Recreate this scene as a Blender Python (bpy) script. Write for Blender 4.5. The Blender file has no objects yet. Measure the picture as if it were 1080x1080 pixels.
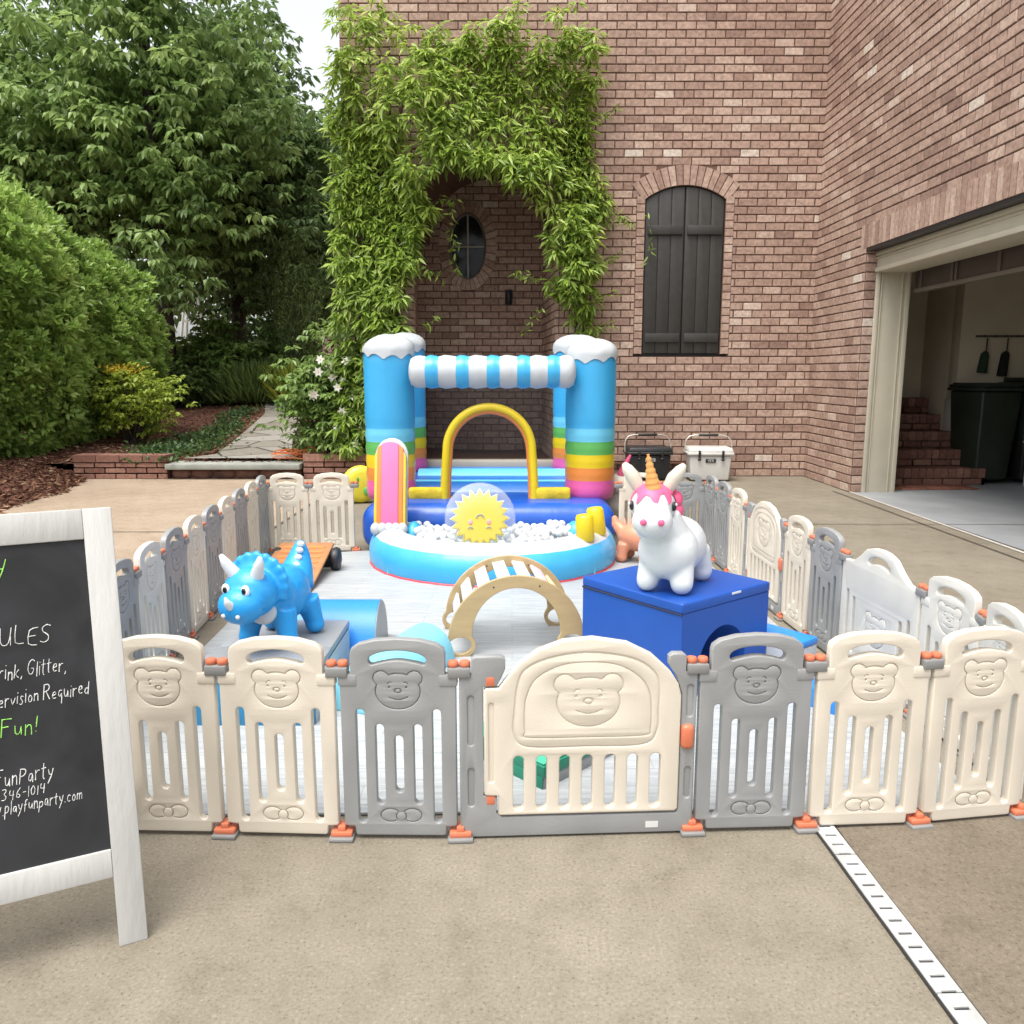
import bpy, bmesh, math, random
import numpy as np
from mathutils import Vector, Matrix, Euler

SC = bpy.context.scene
COL = SC.collection
R = math.radians
random.seed(7)
rng = np.random.default_rng(11)

# ------------------------------------------------------------------ tagging
def tag(o, label=None, cat=None, group=None, kind=None):
    if label: o['label'] = label
    if cat: o['category'] = cat
    if group: o['group'] = group
    if kind: o['kind'] = kind
    return o

def thing(name, label, cat, loc=(0, 0, 0), rz=0.0, group=None):
    o = bpy.data.objects.new(name, None)
    o.empty_display_size = .1
    COL.objects.link(o)
    o.location = loc
    o.rotation_euler = (0, 0, rz)
    return tag(o, label, cat, group)

def link(name, me, parent=None, loc=None, rot=None):
    o = bpy.data.objects.new(name, me)
    COL.objects.link(o)
    if parent is not None: o.parent = parent
    if loc is not None: o.location = loc
    if rot is not None: o.rotation_euler = rot
    return o

def copy_tree(o, parent=None):
    c = o.copy()
    COL.objects.link(c)
    c.parent = parent
    for ch in list(o.children):
        copy_tree(ch, c)
    return c

# ------------------------------------------------------------------ materials
def newmat(name):
    m = bpy.data.materials.new(name)
    m.use_nodes = True
    nt = m.node_tree
    return m, nt, nt.nodes['Principled BSDF']

def N(nt, typ, **kw):
    n = nt.nodes.new(typ)
    for k, v in kw.items():
        if hasattr(n, k): setattr(n, k, v)
    return n

def mat(name, col, rough=.5, var=.08, scale=6, bump=0.0, bscale=60, coat=0.0, metal=0.0, sss=0.0, stretch=None, spec=.5):
    m, nt, b = newmat(name)
    tc = N(nt, 'ShaderNodeTexCoord')
    mp = N(nt, 'ShaderNodeMapping')
    nt.links.new(tc.outputs['Object'], mp.inputs['Vector'])
    if stretch: mp.inputs['Scale'].default_value = stretch
    nz = N(nt, 'ShaderNodeTexNoise')
    nz.inputs['Scale'].default_value = scale
    nz.inputs['Detail'].default_value = 5
    nt.links.new(mp.outputs[0], nz.inputs['Vector'])
    rp = N(nt, 'ShaderNodeValToRGB')
    rp.color_ramp.elements[0].position = .3
    rp.color_ramp.elements[1].position = .7
    rp.color_ramp.elements[0].color = tuple(c * (1 - var) for c in col) + (1,)
    rp.color_ramp.elements[1].color = tuple(min(1, c * (1 + var)) for c in col) + (1,)
    nt.links.new(nz.outputs['Fac'], rp.inputs['Fac'])
    nt.links.new(rp.outputs['Color'], b.inputs['Base Color'])
    b.inputs['Roughness'].default_value = rough
    b.inputs['Metallic'].default_value = metal
    b.inputs['Specular IOR Level'].default_value = spec
    if coat: b.inputs['Coat Weight'].default_value = coat
    if sss:
        b.inputs['Subsurface Weight'].default_value = sss
        b.inputs['Subsurface Radius'].default_value = (.02, .015, .012)
    if bump:
        n2 = N(nt, 'ShaderNodeTexNoise')
        n2.inputs['Scale'].default_value = bscale
        n2.inputs['Detail'].default_value = 4
        nt.links.new(mp.outputs[0], n2.inputs['Vector'])
        bp = N(nt, 'ShaderNodeBump')
        bp.inputs['Strength'].default_value = bump
        bp.inputs['Distance'].default_value = .01
        nt.links.new(n2.outputs['Fac'], bp.inputs['Height'])
        nt.links.new(bp.outputs['Normal'], b.inputs['Normal'])
    return m

def ramp_mat(name, stops, rough=.7, translucent=0.0, noise_scale=0, noise_var=.25, bump=0, spec=.5):
    """colour of each piece (leaf, brick, chip) taken from its own random number"""
    m, nt, b = newmat(name)
    at = N(nt, 'ShaderNodeAttribute')
    at.attribute_name = 'rnd'
    rp = N(nt, 'ShaderNodeValToRGB')
    el = rp.color_ramp.elements
    while len(el) < len(stops): el.new(.5)
    for e, (p, c) in zip(el, stops):
        e.position = p
        e.color = tuple(c) + (1,)
    nt.links.new(at.outputs['Fac'], rp.inputs['Fac'])
    out = rp.outputs['Color']
    if noise_scale:
        tc = N(nt, 'ShaderNodeTexCoord')
        nz = N(nt, 'ShaderNodeTexNoise')
        nz.inputs['Scale'].default_value = noise_scale
        nz.inputs['Detail'].default_value = 6
        nz.inputs['Roughness'].default_value = .65
        nt.links.new(tc.outputs['Object'], nz.inputs['Vector'])
        mr = N(nt, 'ShaderNodeMapRange')
        mr.inputs['From Min'].default_value = .3
        mr.inputs['From Max'].default_value = .7
        mr.inputs['To Min'].default_value = 1 - noise_var
        mr.inputs['To Max'].default_value = 1 + noise_var
        nt.links.new(nz.outputs['Fac'], mr.inputs['Value'])
        mx = N(nt, 'ShaderNodeVectorMath', operation='MULTIPLY')
        nt.links.new(out, mx.inputs[0])
        nt.links.new(mr.outputs[0], mx.inputs[1])
        out = mx.outputs[0]
        if bump:
            bp = N(nt, 'ShaderNodeBump')
            bp.inputs['Strength'].default_value = bump
            bp.inputs['Distance'].default_value = .008
            nt.links.new(nz.outputs['Fac'], bp.inputs['Height'])
            nt.links.new(bp.outputs['Normal'], b.inputs['Normal'])
    nt.links.new(out, b.inputs['Base Color'])
    b.inputs['Roughness'].default_value = rough
    b.inputs['Specular IOR Level'].default_value = spec
    if translucent:
        tr = N(nt, 'ShaderNodeBsdfTranslucent')
        nt.links.new(out, tr.inputs['Color'])
        ms = N(nt, 'ShaderNodeMixShader')
        ms.inputs[0].default_value = translucent
        nt.links.new(b.outputs[0], ms.inputs[1])
        nt.links.new(tr.outputs[0], ms.inputs[2])
        nt.links.new(ms.outputs[0], nt.nodes['Material Output'].inputs['Surface'])
    return m

# ------------------------------------------------------------------ mesh builder
def finish(me, mats, angle=35, smooth=True):
    for m in mats: me.materials.append(m)
    if smooth:
        me.shade_smooth()
        me.set_sharp_from_angle(angle=R(angle))
    me.update()
    return me

class MB:
    def __init__(s):
        s.v = []; s.f = []; s.m = []
    def add(s, verts, faces, mat=0, M=None):
        b = len(s.v)
        if M is not None: verts = [M @ Vector(p) for p in verts]
        s.v += [tuple(p) for p in verts]
        s.f += [tuple(i + b for i in f) for f in faces]
        s.m += (mat if isinstance(mat, list) else [mat] * len(faces))
        return s
    def box(s, x0, y0, z0, x1, y1, z1, mat=0, M=None):
        v = [(x0, y0, z0), (x1, y0, z0), (x1, y1, z0), (x0, y1, z0), (x0, y0, z1), (x1, y0, z1), (x1, y1, z1), (x0, y1, z1)]
        f = [(0, 3, 2, 1), (4, 5, 6, 7), (0, 1, 5, 4), (1, 2, 6, 5), (2, 3, 7, 6), (3, 0, 4, 7)]
        return s.add(v, f, mat, M)
    def tube(s, pts, r, seg=10, mat=0, caps=True, M=None, closed=False):
        pts = [Vector(p) for p in pts]
        n = len(pts)
        rs = r if isinstance(r, (list, tuple)) else [r] * n
        verts = []; faces = []
        prev = None
        for i, p in enumerate(pts):
            if closed: t = pts[(i + 1) % n] - pts[i - 1]
            elif i == 0: t = pts[1] - p
            elif i == n - 1: t = p - pts[i - 1]
            else: t = (pts[i + 1] - p).normalized() + (p - pts[i - 1]).normalized()
            t.normalize()
            if prev is None:
                a = Vector((0, 0, 1)) if abs(t.z) < .9 else Vector((1, 0, 0))
                u = t.cross(a).normalized()
            else:
                u = (prev - t * prev.dot(t)).normalized()
            prev = u
            w = t.cross(u)
            for k in range(seg):
                an = 2 * math.pi * k / seg
                verts.append(p + (u * math.cos(an) + w * math.sin(an)) * rs[i])
        for i in range(n if closed else n - 1):
            j = (i + 1) % n
            for k in range(seg):
                k2 = (k + 1) % seg
                faces.append((i * seg + k, i * seg + k2, j * seg + k2, j * seg + k))
        if caps and not closed:
            faces.append(tuple(range(seg - 1, -1, -1)))
            faces.append(tuple((n - 1) * seg + k for k in range(seg)))
        return s.add(verts, faces, mat, M)
    def lathe(s, prof, seg=32, mat=0, M=None, c=(0, 0, 0), mats=None, caps=True):
        verts = []; faces = []; fm = []
        for (r, z) in prof:
            for k in range(seg):
                a = 2 * math.pi * k / seg
                verts.append((c[0] + r * math.cos(a), c[1] + r * math.sin(a), c[2] + z))
        for i in range(len(prof) - 1):
            for k in range(seg):
                k2 = (k + 1) % seg
                faces.append((i * seg + k, i * seg + k2, (i + 1) * seg + k2, (i + 1) * seg + k))
                fm.append(mats[i] if mats else mat)
        if caps:
            faces.append(tuple(range(seg - 1, -1, -1))); fm.append(mats[0] if mats else mat)
            faces.append(tuple((len(prof) - 1) * seg + k for k in range(seg))); fm.append(mats[-1] if mats else mat)
        return s.add(verts, faces, fm, M)
    def ell(s, c, r, seg=20, rings=12, mat=0, M=None, rot=None):
        if not isinstance(r, (list, tuple)): r = (r, r, r)
        verts = [(0, 0, -1)]; faces = []
        for i in range(1, rings):
            t = -math.pi / 2 + math.pi * i / rings
            for k in range(seg):
                a = 2 * math.pi * k / seg
                verts.append((math.cos(t) * math.cos(a), math.cos(t) * math.sin(a), math.sin(t)))
        verts.append((0, 0, 1))
        for k in range(seg):
            faces.append((0, 1 + (k + 1) % seg, 1 + k))
        for i in range(rings - 2):
            for k in range(seg):
                a = 1 + i * seg + k; b2 = 1 + i * seg + (k + 1) % seg
                faces.append((a, b2, b2 + seg, a + seg))
        top = len(verts) - 1
        for k in range(seg):
            faces.append((top, 1 + (rings - 2) * seg + k, 1 + (rings - 2) * seg + (k + 1) % seg))
        T = Matrix.Translation(c)
        if rot is not None: T = T @ Euler(rot).to_matrix().to_4x4()
        T = T @ Matrix.Diagonal((r[0], r[1], r[2], 1))
        if M is not None: T = M @ T
        return s.add(verts, faces, mat, T)
    def prism(s, poly, y0, y1, mat=0, M=None):
        """polygon in x,z pulled from y0 to y1"""
        n = len(poly)
        v = [(x, y0, z) for x, z in poly] + [(x, y1, z) for x, z in poly]
        f = [tuple(range(n)), tuple(range(2 * n - 1, n - 1, -1))]
        for i in range(n):
            j = (i + 1) % n
            f.append((i, n + i, n + j, j))
        return s.add(v, f, mat, M)
    def mesh(s, name, mats, bevel=0.0, bseg=2, smooth=True, angle=35, recalc=True):
        me = bpy.data.meshes.new(name)
        me.from_pydata(s.v, [], s.f)
        me.polygons.foreach_set('material_index', s.m)
        bm = bmesh.new(); bm.from_mesh(me)
        if recalc: bmesh.ops.recalc_face_normals(bm, faces=bm.faces)
        if bevel:
            es = [e for e in bm.edges if len(e.link_faces) == 2 and e.calc_face_angle(0) > R(40)]
            bmesh.ops.bevel(bm, geom=es, offset=bevel, segments=bseg, affect='EDGES', profile=.5, clamp_overlap=True)
        bm.to_mesh(me); bm.free()
        return finish(me, mats, angle, smooth)
    def build(s, name, mats, parent=None, loc=None, rot=None, **kw):
        if not isinstance(mats, (list, tuple)): mats = [mats]
        return link(name, s.mesh(name, mats, **kw), parent, loc, rot)

def rotx90(me):
    """plate drawn in x,y -> standing in x,z and facing -y"""
    me.transform(Matrix.Rotation(R(90), 4, 'X'))
    return me

def plate(loops, th, bev=.003, bres=2):
    """flat plate of the outline loops[0] with the other loops cut out of it"""
    cu = bpy.data.curves.new('plate', 'CURVE')
    cu.dimensions = '2D'; cu.fill_mode = 'BOTH'
    cu.extrude = th / 2 - bev
    cu.bevel_depth = bev; cu.bevel_resolution = bres; cu.offset = -bev
    for lp in loops:
        sp = cu.splines.new('POLY')
        sp.points.add(len(lp) - 1)
        for p, (x, y) in zip(sp.points, lp): p.co = (x, y, 0, 1)
        sp.use_cyclic_u = True
    ob = bpy.data.objects.new('plate', cu)
    COL.objects.link(ob)
    dg = bpy.context.evaluated_depsgraph_get()
    me = bpy.data.meshes.new_from_object(ob.evaluated_get(dg))
    bpy.data.objects.remove(ob); bpy.data.curves.remove(cu)
    me.materials.clear()
    return me

def join_meshes(name, mes, mats, angle=35):
    bm = bmesh.new()
    for me in mes:
        bm.from_mesh(me)
    out = bpy.data.meshes.new(name)
    bmesh.ops.remove_doubles(bm, verts=bm.verts, dist=1e-5)
    bm.to_mesh(out); bm.free()
    return finish(out, mats, angle)

def blob(name, mb, voxel, mats, smooth_it=6):
    """one continuous skin over the overlapping shapes collected in mb"""
    me = bpy.data.meshes.new(name)
    me.from_pydata(mb.v, [], mb.f)
    ob = bpy.data.objects.new(name, me); COL.objects.link(ob)
    md = ob.modifiers.new('r', 'REMESH'); md.mode = 'VOXEL'; md.voxel_size = voxel
    ms = ob.modifiers.new('s', 'SMOOTH'); ms.iterations = smooth_it; ms.factor = .5
    dg = bpy.context.evaluated_depsgraph_get()
    out = bpy.data.meshes.new_from_object(ob.evaluated_get(dg))
    bpy.data.objects.remove(ob)
    out.materials.clear()
    return finish(out, mats, 180)

def leaf_mesh(name, P, D, L, W, rnd, mats, up=None, fold=.25):
    """one kite-shaped folded leaf per point"""
    n = len(P)
    D = D / np.linalg.norm(D, axis=1, keepdims=True)
    if up is None: up = rng.normal(size=(n, 3)) + np.array([0, 0, .6])
    S = np.cross(D, up); S /= (np.linalg.norm(S, axis=1, keepdims=True) + 1e-9)
    U = np.cross(S, D)
    L = L[:, None]; W = W[:, None]
    mid = P + D * L * .45
    V = np.empty((n, 4, 3), np.float32)
    V[:, 0] = P
    V[:, 1] = mid + S * W * .5 + U * W * fold
    V[:, 2] = P + D * L - U * L * .12
    V[:, 3] = mid - S * W * .5 + U * W * fold
    # two triangles each, folded along the leaf's spine
    idx = (np.arange(n)[:, None] * 4 + np.array([0, 1, 2, 0, 2, 3])[None, :]).astype(np.int32)
    me = bpy.data.meshes.new(name)
    me.vertices.add(n * 4); me.vertices.foreach_set('co', V.ravel())
    me.loops.add(n * 6); me.loops.foreach_set('vertex_index', idx.ravel())
    me.polygons.add(n * 2)
    me.polygons.foreach_set('loop_start', np.arange(0, n * 6, 3, dtype=np.int32))
    me.update(calc_edges=True)
    at = me.attributes.new('rnd', 'FLOAT', 'FACE')
    at.data.foreach_set('value', np.repeat(rnd, 2).astype(np.float32))
    for m in mats: me.materials.append(m)
    return me

def unit(n):
    d = rng.normal(size=(n, 3))
    return d / np.linalg.norm(d, axis=1, keepdims=True)

def lump(P, s, seed):
    """cheap smooth noise from a few sines, -1..1"""
    r = np.random.default_rng(seed)
    o = np.zeros(len(P))
    for k in range(6):
        d = r.normal(size=3); d /= np.linalg.norm(d)
        o += np.sin(P @ d * s * r.uniform(.6, 1.7) + r.uniform(0, 6.28))
    return o / 3.2

def sm(t): return t * t * (3 - 2 * t)
# ------------------------------------------------------------------ colours
BRICK = ramp_mat('brick', [(0, (.25, .160, .126)), (.3, (.335, .222, .174)), (.62, (.415, .288, .228)), (.9, (.50, .372, .298)), (1, (.60, .52, .44))],
                 rough=.85, noise_scale=24, noise_var=.30, bump=.5, spec=.25)
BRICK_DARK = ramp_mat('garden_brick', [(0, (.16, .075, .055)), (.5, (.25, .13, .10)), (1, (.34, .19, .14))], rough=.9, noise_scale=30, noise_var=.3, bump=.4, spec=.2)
MORTAR = mat('mortar', (.150, .092, .068), .95, .2, 30, .3, 90, spec=.2)
CASING = mat('painted_casing', (.57, .52, .405), .5, .05, 4)
SHUT = mat('shutter_paint', (.036, .034, .030), .55, .15, 14, .06, 50)
DARKMETAL = mat('dark_metal', (.02, .02, .022), .4, .1)
INTWALL = mat('garage_plaster', (.60, .53, .40), .9, .05, 3)
TRIMW = mat('white_trim', (.62, .60, .55), .5, .05)
GLASSD = mat('dark_window_glass', (.012, .014, .016), .08, .1, spec=.18)
BLACKP = mat('black_plastic', (.014, .014, .016), .45, .15, 12)

# ------------------------------------------------------------------ bricks
CO, BL, JT = .0907, .224, .0145
def bricks(mb, rv, O, U, Nn, u0, u1, z0, z1, holes=None, proud=.009, bl=BL, co=CO, seed=1, bond=True, depth=.03):
    """courses of single bricks standing proud of their mortar bed; holes(z) gives the gaps of one course"""
    r = random.Random(seed)
    O = Vector(O); U = Vector(U).normalized(); Nn = Vector(Nn).normalized(); Z = Vector((0, 0, 1))
    k = 0
    z = z0
    while z < z1 - 1e-4:
        zt = min(z + co, z1)
        zm = (z + zt) / 2
        spans = [(u0, u1)]
        for (a, b) in (holes(zm) if holes else []):
            ns = []
            for (p, q) in spans:
                if b <= p or a >= q: ns.append((p, q)); continue
                if a > p: ns.append((p, a))
                if b < q: ns.append((b, q))
            spans = ns
        for (p, q) in spans:
            mb.add([O + U * p + Z * z, O + U * q + Z * z, O + U * q + Z * zt, O + U * p + Z * zt], [(0, 1, 2, 3)], 1)
            rv.append(.5)
            s = u0 - (bl / 2 if (k % 2 and bond) else 0)
            while s < q:
                a = max(p, s + JT / 2); b = min(q, s + bl - JT / 2)
                s += bl
                if b - a < .025: continue
                h = proud + r.uniform(-.0022, .0022)
                ja, jb = r.uniform(-.0012, .0012), r.uniform(-.0012, .0012)
                a_, b_ = a + ja, b + jb
                lo, hi = z + JT / 2 + r.uniform(-.001, .001), zt - JT / 2 + r.uniform(-.001, .001)
                e = .0035
                q0 = [O + U * x + Z * y for x, y in ((a_, lo), (b_, lo), (b_, hi), (a_, hi))]
                q1 = [v + Nn * (h - e) for v in q0]
                q2 = [O + U * x + Z * y + Nn * h for x, y in ((a_ + e, lo + e), (b_ - e, lo + e), (b_ - e, hi - e), (a_ + e, hi - e))]
                fs = []
                for i in range(4):
                    j = (i + 1) % 4
                    fs.append((i, j, 4 + j, 4 + i)); fs.append((4 + i, 4 + j, 8 + j, 8 + i))
                fs.append((8, 9, 10, 11))
                mb.add(q0 + q1 + q2, fs, 0)
                t = r.random()
                t = .97 + .03 * r.random() if r.random() < .011 else min(.93, max(.0, r.gauss(.5, .185) + .09 * math.sin(a * 1.7 + z * 2.3) + .06 * math.sin(a * .7 - z * 3.1)))
                rv += [t] * 9
        z = zt; k += 1

def brick_part(name, mb, rv, parent, m=None, label=None):
    me = bpy.data.meshes.new(name)
    me.from_pydata(mb.v, [], mb.f)
    me.polygons.foreach_set('material_index', mb.m)
    at = me.attributes.new('rnd', 'FLOAT', 'FACE')
    at.data.foreach_set('value', np.array(rv, np.float32))
    me.materials.append(m or BRICK); me.materials.append(MORTAR)
    o = link(name, me, parent)
    if label: o['label'] = label
    return o

def voussoir(mb, rv, poly, y0, y1, M=None, r=random):
    """one cut brick of an arch: polygon in x,z from y0 (front) to y1"""
    n0 = len(mb.f)
    mb.prism(poly, y0, y1, 0, M)
    t = min(.93, max(.05, r.gauss(.58, .2)))
    rv += [t] * (len(mb.f) - n0)

# ------------------------------------------------------------------ house
house = thing('brick_house', 'large brick house with dark arched shutters, vine covered recess and open garage', 'house', (0, 0, 0))
FY, SX, TOP = 10.0, 3.6, 7.0
ax0, ax1, asp = -1.17, .53, 2.95
axc, ar = (ax0 + ax1) / 2, (ax1 - ax0) / 2
wx0, wx1, wz0, wsp, wrise = 1.56, 2.497, 1.48, 3.255, .155
wxc, whw = (wx0 + wx1) / 2, (wx1 - wx0) / 2
wR = (whw * whw + wrise * wrise) / (2 * wrise)
def win_top(x): return wsp + math.sqrt(max(0, wR * wR - (x - wxc) ** 2)) - (wR - wrise)
def front_holes(z):
    h = []
    if z < asp: h.append((ax0, ax1))
    elif z < asp + ar:
        w = math.sqrt(ar * ar - (z - asp) ** 2); h.append((axc - w, axc + w))
    if wz0 < z < wsp: h.append((wx0 - .105, wx1 + .105))
    elif wsp <= z < wsp + .38:
        Ro = wR + .235; zc = wsp - (wR - wrise)
        d = Ro * Ro - (z - zc) ** 2
        w = min(math.sqrt(d) if d > 0 else 0, (z - zc) * math.tan(math.asin((whw + .085) / (wR + .1))) - .004)
        if w > 0: h.append((wxc - w, wxc + w))
    return h
mb, rv = MB(), []
bricks(mb, rv, (0, FY, 0), (1, 0, 0), (0, -1, 0), -1.95, SX, 0, TOP, front_holes, seed=3)
# quoin bricks down both sides of the shuttered window
z = wz0; k = 0
while z < wsp - .02:
    for sx in (-1, 1):
        xa = wxc + sx * (whw + .006); xb = wxc + sx * (whw + .098)
        voussoir(mb, rv, [(min(xa, xb), z + .006), (max(xa, xb), z + .006), (max(xa, xb), z + CO - .006), (min(xa, xb), z + CO - .006)], FY - .012, FY + .08)
    z += CO; k += 1
# segmental arch of the window
zc = wsp - (wR - wrise)
amax = math.asin((whw + .085) / (wR + .1))
nv = 15
for i in range(nv):
    a0 = -amax + 2 * amax * i / nv + .006; a1 = -amax + 2 * amax * (i + 1) / nv - .006
    voussoir(mb, rv, [(wxc + rr * math.sin(a), zc + rr * math.cos(a)) for rr, a in ((wR + .006, a0), (wR + .006, a1), (wR + .226, a1), (wR + .226, a0))], FY - .013, FY + .08)
mb.prism([(wxc + rr * math.sin(a), zc + rr * math.cos(a)) for rr, a in
          [(wR, -amax + 2 * amax * i / 12) for i in range(13)] + [(wR + .34, (amax + .02) * (1 - i / 6)) for i in range(13)]], FY - .002, FY + .1, 1)
rv += [.5] * (len(mb.f) - len(rv))
for sx in (-1, 1):
    xa, xb = sorted((wxc + sx * whw, wxc + sx * (whw + .105)))
    mb.box(xa, FY - .002, wz0, xb, FY + .1, wsp, 1)
rv += [.5] * (len(mb.f) - len(rv))
brick_part('wall', mb, rv, house, label='brick front wall around the arched shutters')

# recess behind the vine
mb, rv = MB(), []
ox, oz = -.60, 2.95
def oval_holes(z):
    t = (z - oz) / .56
    return [(ox - .38 * math.sqrt(1 - t * t), ox + .38 * math.sqrt(1 - t * t))] if abs(t) < 1 else []
bricks(mb, rv, (0, 11.5, 0), (1, 0, 0), (0, -1, 0), -1.3, .42, 0, 4.3, oval_holes, seed=8)
bricks(mb, rv, (ax1, FY, 0), (-.11, 1.5, 0), (-1, -.07, 0), .0, 1.505, 0, 3.0, seed=9)
bricks(mb, rv, (ax0, FY, 0), (-.13, 1.5, 0), (1, .08, 0), .0, 1.505, 0, 3.0, seed=10)
bricks(mb, rv, (-1.95, 16, 0), (0, -1, 0), (-1, 0, 0), 0, 6, 0, TOP, seed=12)
nv = 34
for i in range(nv):                                   # ring of bricks round the oval window
    a0 = 2 * math.pi * i / nv + .012; a1 = 2 * math.pi * (i + 1) / nv - .012
    voussoir(mb, rv, [(ox + p * math.cos(a), oz + q * math.sin(a)) for p, q, a in ((.255, .44, a0), (.255, .44, a1), (.395, .585, a1), (.395, .585, a0))], 11.468, 11.56)
ring = [(ox + .25 * math.cos(2 * math.pi * i / 40), oz + .435 * math.sin(2 * math.pi * i / 40)) for i in range(41)]
ro = [(ox + .385 * math.cos(2 * math.pi * i / 40), oz + .575 * math.sin(2 * math.pi * i / 40)) for i in range(41)]
for i in range(40):
    mb.add([(ring[i][0], 11.49, ring[i][1]), (ring[i + 1][0], 11.49, ring[i + 1][1]), (ro[i + 1][0], 11.49, ro[i + 1][1]), (ro[i][0], 11.49, ro[i][1])], [(0, 1, 2, 3)], 1)
    mb.add([(ring[i][0], 11.49, ring[i][1]), (ring[i + 1][0], 11.49, ring[i + 1][1]), (ring[i + 1][0], 11.62, ring[i + 1][1]), (ring[i][0], 11.62, ring[i][1])], [(0, 1, 2, 3)], 1)
# vaulted underside
for i in range(24):
    a0, a1 = math.pi * i / 24, math.pi * (i + 1) / 24
    p = [(axc + ar * math.cos(a), asp + ar * math.sin(a)) for a in (a0, a1)]
    mb.add([(p[0][0], FY, p[0][1]), (p[1][0], FY, p[1][1]), (p[1][0] * .95, 11.6, p[1][1]), (p[0][0] * .95, 11.6, p[0][1])], [(0, 1, 2, 3)], 1)
rv += [.5] * (len(mb.f) - len(rv))
brick_part('recess_wall', mb, rv, house, label='shaded brick wall inside the vine covered recess')

# oval window
wf = MB()
wf.tube([(ox + .24 * math.cos(2 * math.pi * i / 40), 11.55, oz + .425 * math.sin(2 * math.pi * i / 40)) for i in range(40)], .018, 8, closed=True)
wo = wf.build('oval_window', mat('window_paint', (.16, .15, .13), .5), house)
g = MB(); g.prism([(ox + .245 * math.cos(2 * math.pi * i / 40), oz + .43 * math.sin(2 * math.pi * i / 40)) for i in range(40)], 11.57, 11.58)
g.build('pane', GLASSD, wo)
g = MB(); g.box(ox - .011, 11.545, oz - .42, ox + .011, 11.568, oz + .42); g.box(ox - .235, 11.547, oz - .011, ox + .235, 11.566, oz + .011)
g.build('muntin', mat('muntin_paint', (.35, .34, .31), .5), wo)

# arched shutters: two leaves of boards with battens
for sx in (-1, 1):
    xa, xb = (wx0 + .008, wxc - .006) if sx < 0 else (wxc + .006, wx1 - .008)
    s = MB()
    nb = 3; bw = (xb - xa) / nb
    for i in range(nb):
        x0, x1 = xa + i * bw + .003, xa + (i + 1) * bw - .003
        top = [(x1 - (x1 - x0) * t / 6, win_top(x1 - (x1 - x0) * t / 6) - .012) for t in range(7)]
        s.prism([(x0, wz0 + .01), (x1, wz0 + .01)] + top, FY + .012, FY + .05)
    s.box(xa, FY + .03, wz0 + .01, xb, FY + .055, wsp - .02)
    so = s.build('shutter', SHUT, house, bevel=.003)
    for zz in (1.62, 2.86):
        b = MB(); b.box(xa + .025, FY - .016, zz, xb - .02, FY + .0115, zz + .105); b.build('batten', SHUT, so, bevel=.004)
b = MB(); b.box(wx0 - .1, FY + .056, wz0 - .02, wx1 + .1, FY + .2, wsp + .4); b.build('window_back', DARKMETAL, house)

# wall towards the garage
GY0, GY1, GZ = 8.6, 4.2, 2.5
mb, rv = MB(), []
# u runs from the corner towards the camera
def side_holes(z):
    if z < GZ: return [(FY - GY0, FY - GY1)]
    if z < GZ + .245: return [(FY - GY0 - .13, FY - GY1 + .13)]
    return []
bricks(mb, rv, (SX, FY, 0), (0, -1, 0), (-1, 0, 0), 0, 6.6, 0, TOP, side_holes, seed=21)
bricks(mb, rv, (SX, GY0, 0), (1, 0, 0), (0, -1, 0), 0.0, .112, 0, GZ, seed=22, bl=.118, bond=False)
nS = int((GY0 - GY1 + .26) / .082)
for i in range(nS):
    y1 = GY0 + .13 - i * .082; y0 = y1 - .071
    n0 = len(mb.f)
    mb.box(SX - .011, y0, GZ + .006, SX + .1, y1, GZ + .238, 0)
    rv += [min(.93, max(.05, random.gauss(.55, .2)))] * (len(mb.f) - n0)
mb.box(SX, GY1 - .13, GZ, SX + .1, GY0 + .13, GZ + .245, 1)
rv += [.5] * (len(mb.f) - len(rv))
brick_part('wall', mb, rv, house, label='brick wall over the open garage')

l = MB(); l.box(SX - .006, GY1, GZ - .03, SX + .12, GY0 + .06, GZ - .001); l.build('steel_lintel', DARKMETAL, house)
# casing of the garage opening
c = MB()
jx0, jx1 = SX + .112, SX + .47
c.box(jx0, GY0 + .01, 0, jx1, GY0 + .09, GZ - .031)
for x0, x1, d in ((jx0, jx0 + .045, .022), (jx0 + .06, jx0 + .075, .014), (jx1 - .085, jx1 - .07, .014), (jx1 - .045, jx1, .02)):
    c.box(x0, GY0 + .01 - d, 0, x1, GY0 + .009, GZ - .22)
c.box(jx0, GY1, GZ - .235, jx1, GY0 + .009, GZ - .031)
for z0, z1, d in ((GZ - .075, GZ - .032, .02), (GZ - .105, GZ - .09, .012), (GZ - .234, GZ - .19, .018)):
    c.box(jx0 - d, GY1, z0, jx0 - .0005, GY0 + .012, z1)
c.box(jx0, GY1 - .1, 0, jx1, GY1 - .001, GZ - .031)
c.build('garage_door_frame', CASING, house, bevel=.004)
# raised garage door, its lowest section still hanging in view
gd = MB()
gx = jx1 + .03
gd.box(gx, GY1 + .02, 2.10, gx + .045, GY0 - .03, 2.62)
gdo = gd.build('garage_door', mat('door_brown', (.060, .046, .036), .6), house, bevel=.004)
gd = MB(); gd.box(gx - .012, GY1 + .02, 2.06, gx + .05, GY0 - .035, 2.099)
gd.build('bottom_rail', mat('door_rail', (.16, .135, .11), .5), gdo, bevel=.004)
STILE = mat('door_stile', (.10, .085, .07), .5)
for y in (GY0 - .16, GY0 - .75, GY0 - .82, GY0 - 1.5, GY0 - 2.2):
    gd = MB(); gd.box(gx - .012, y - .02, 2.10, gx - .0005, y + .02, 2.5)
    gd.build('door_stile', STILE, gdo, bevel=.003)

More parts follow.
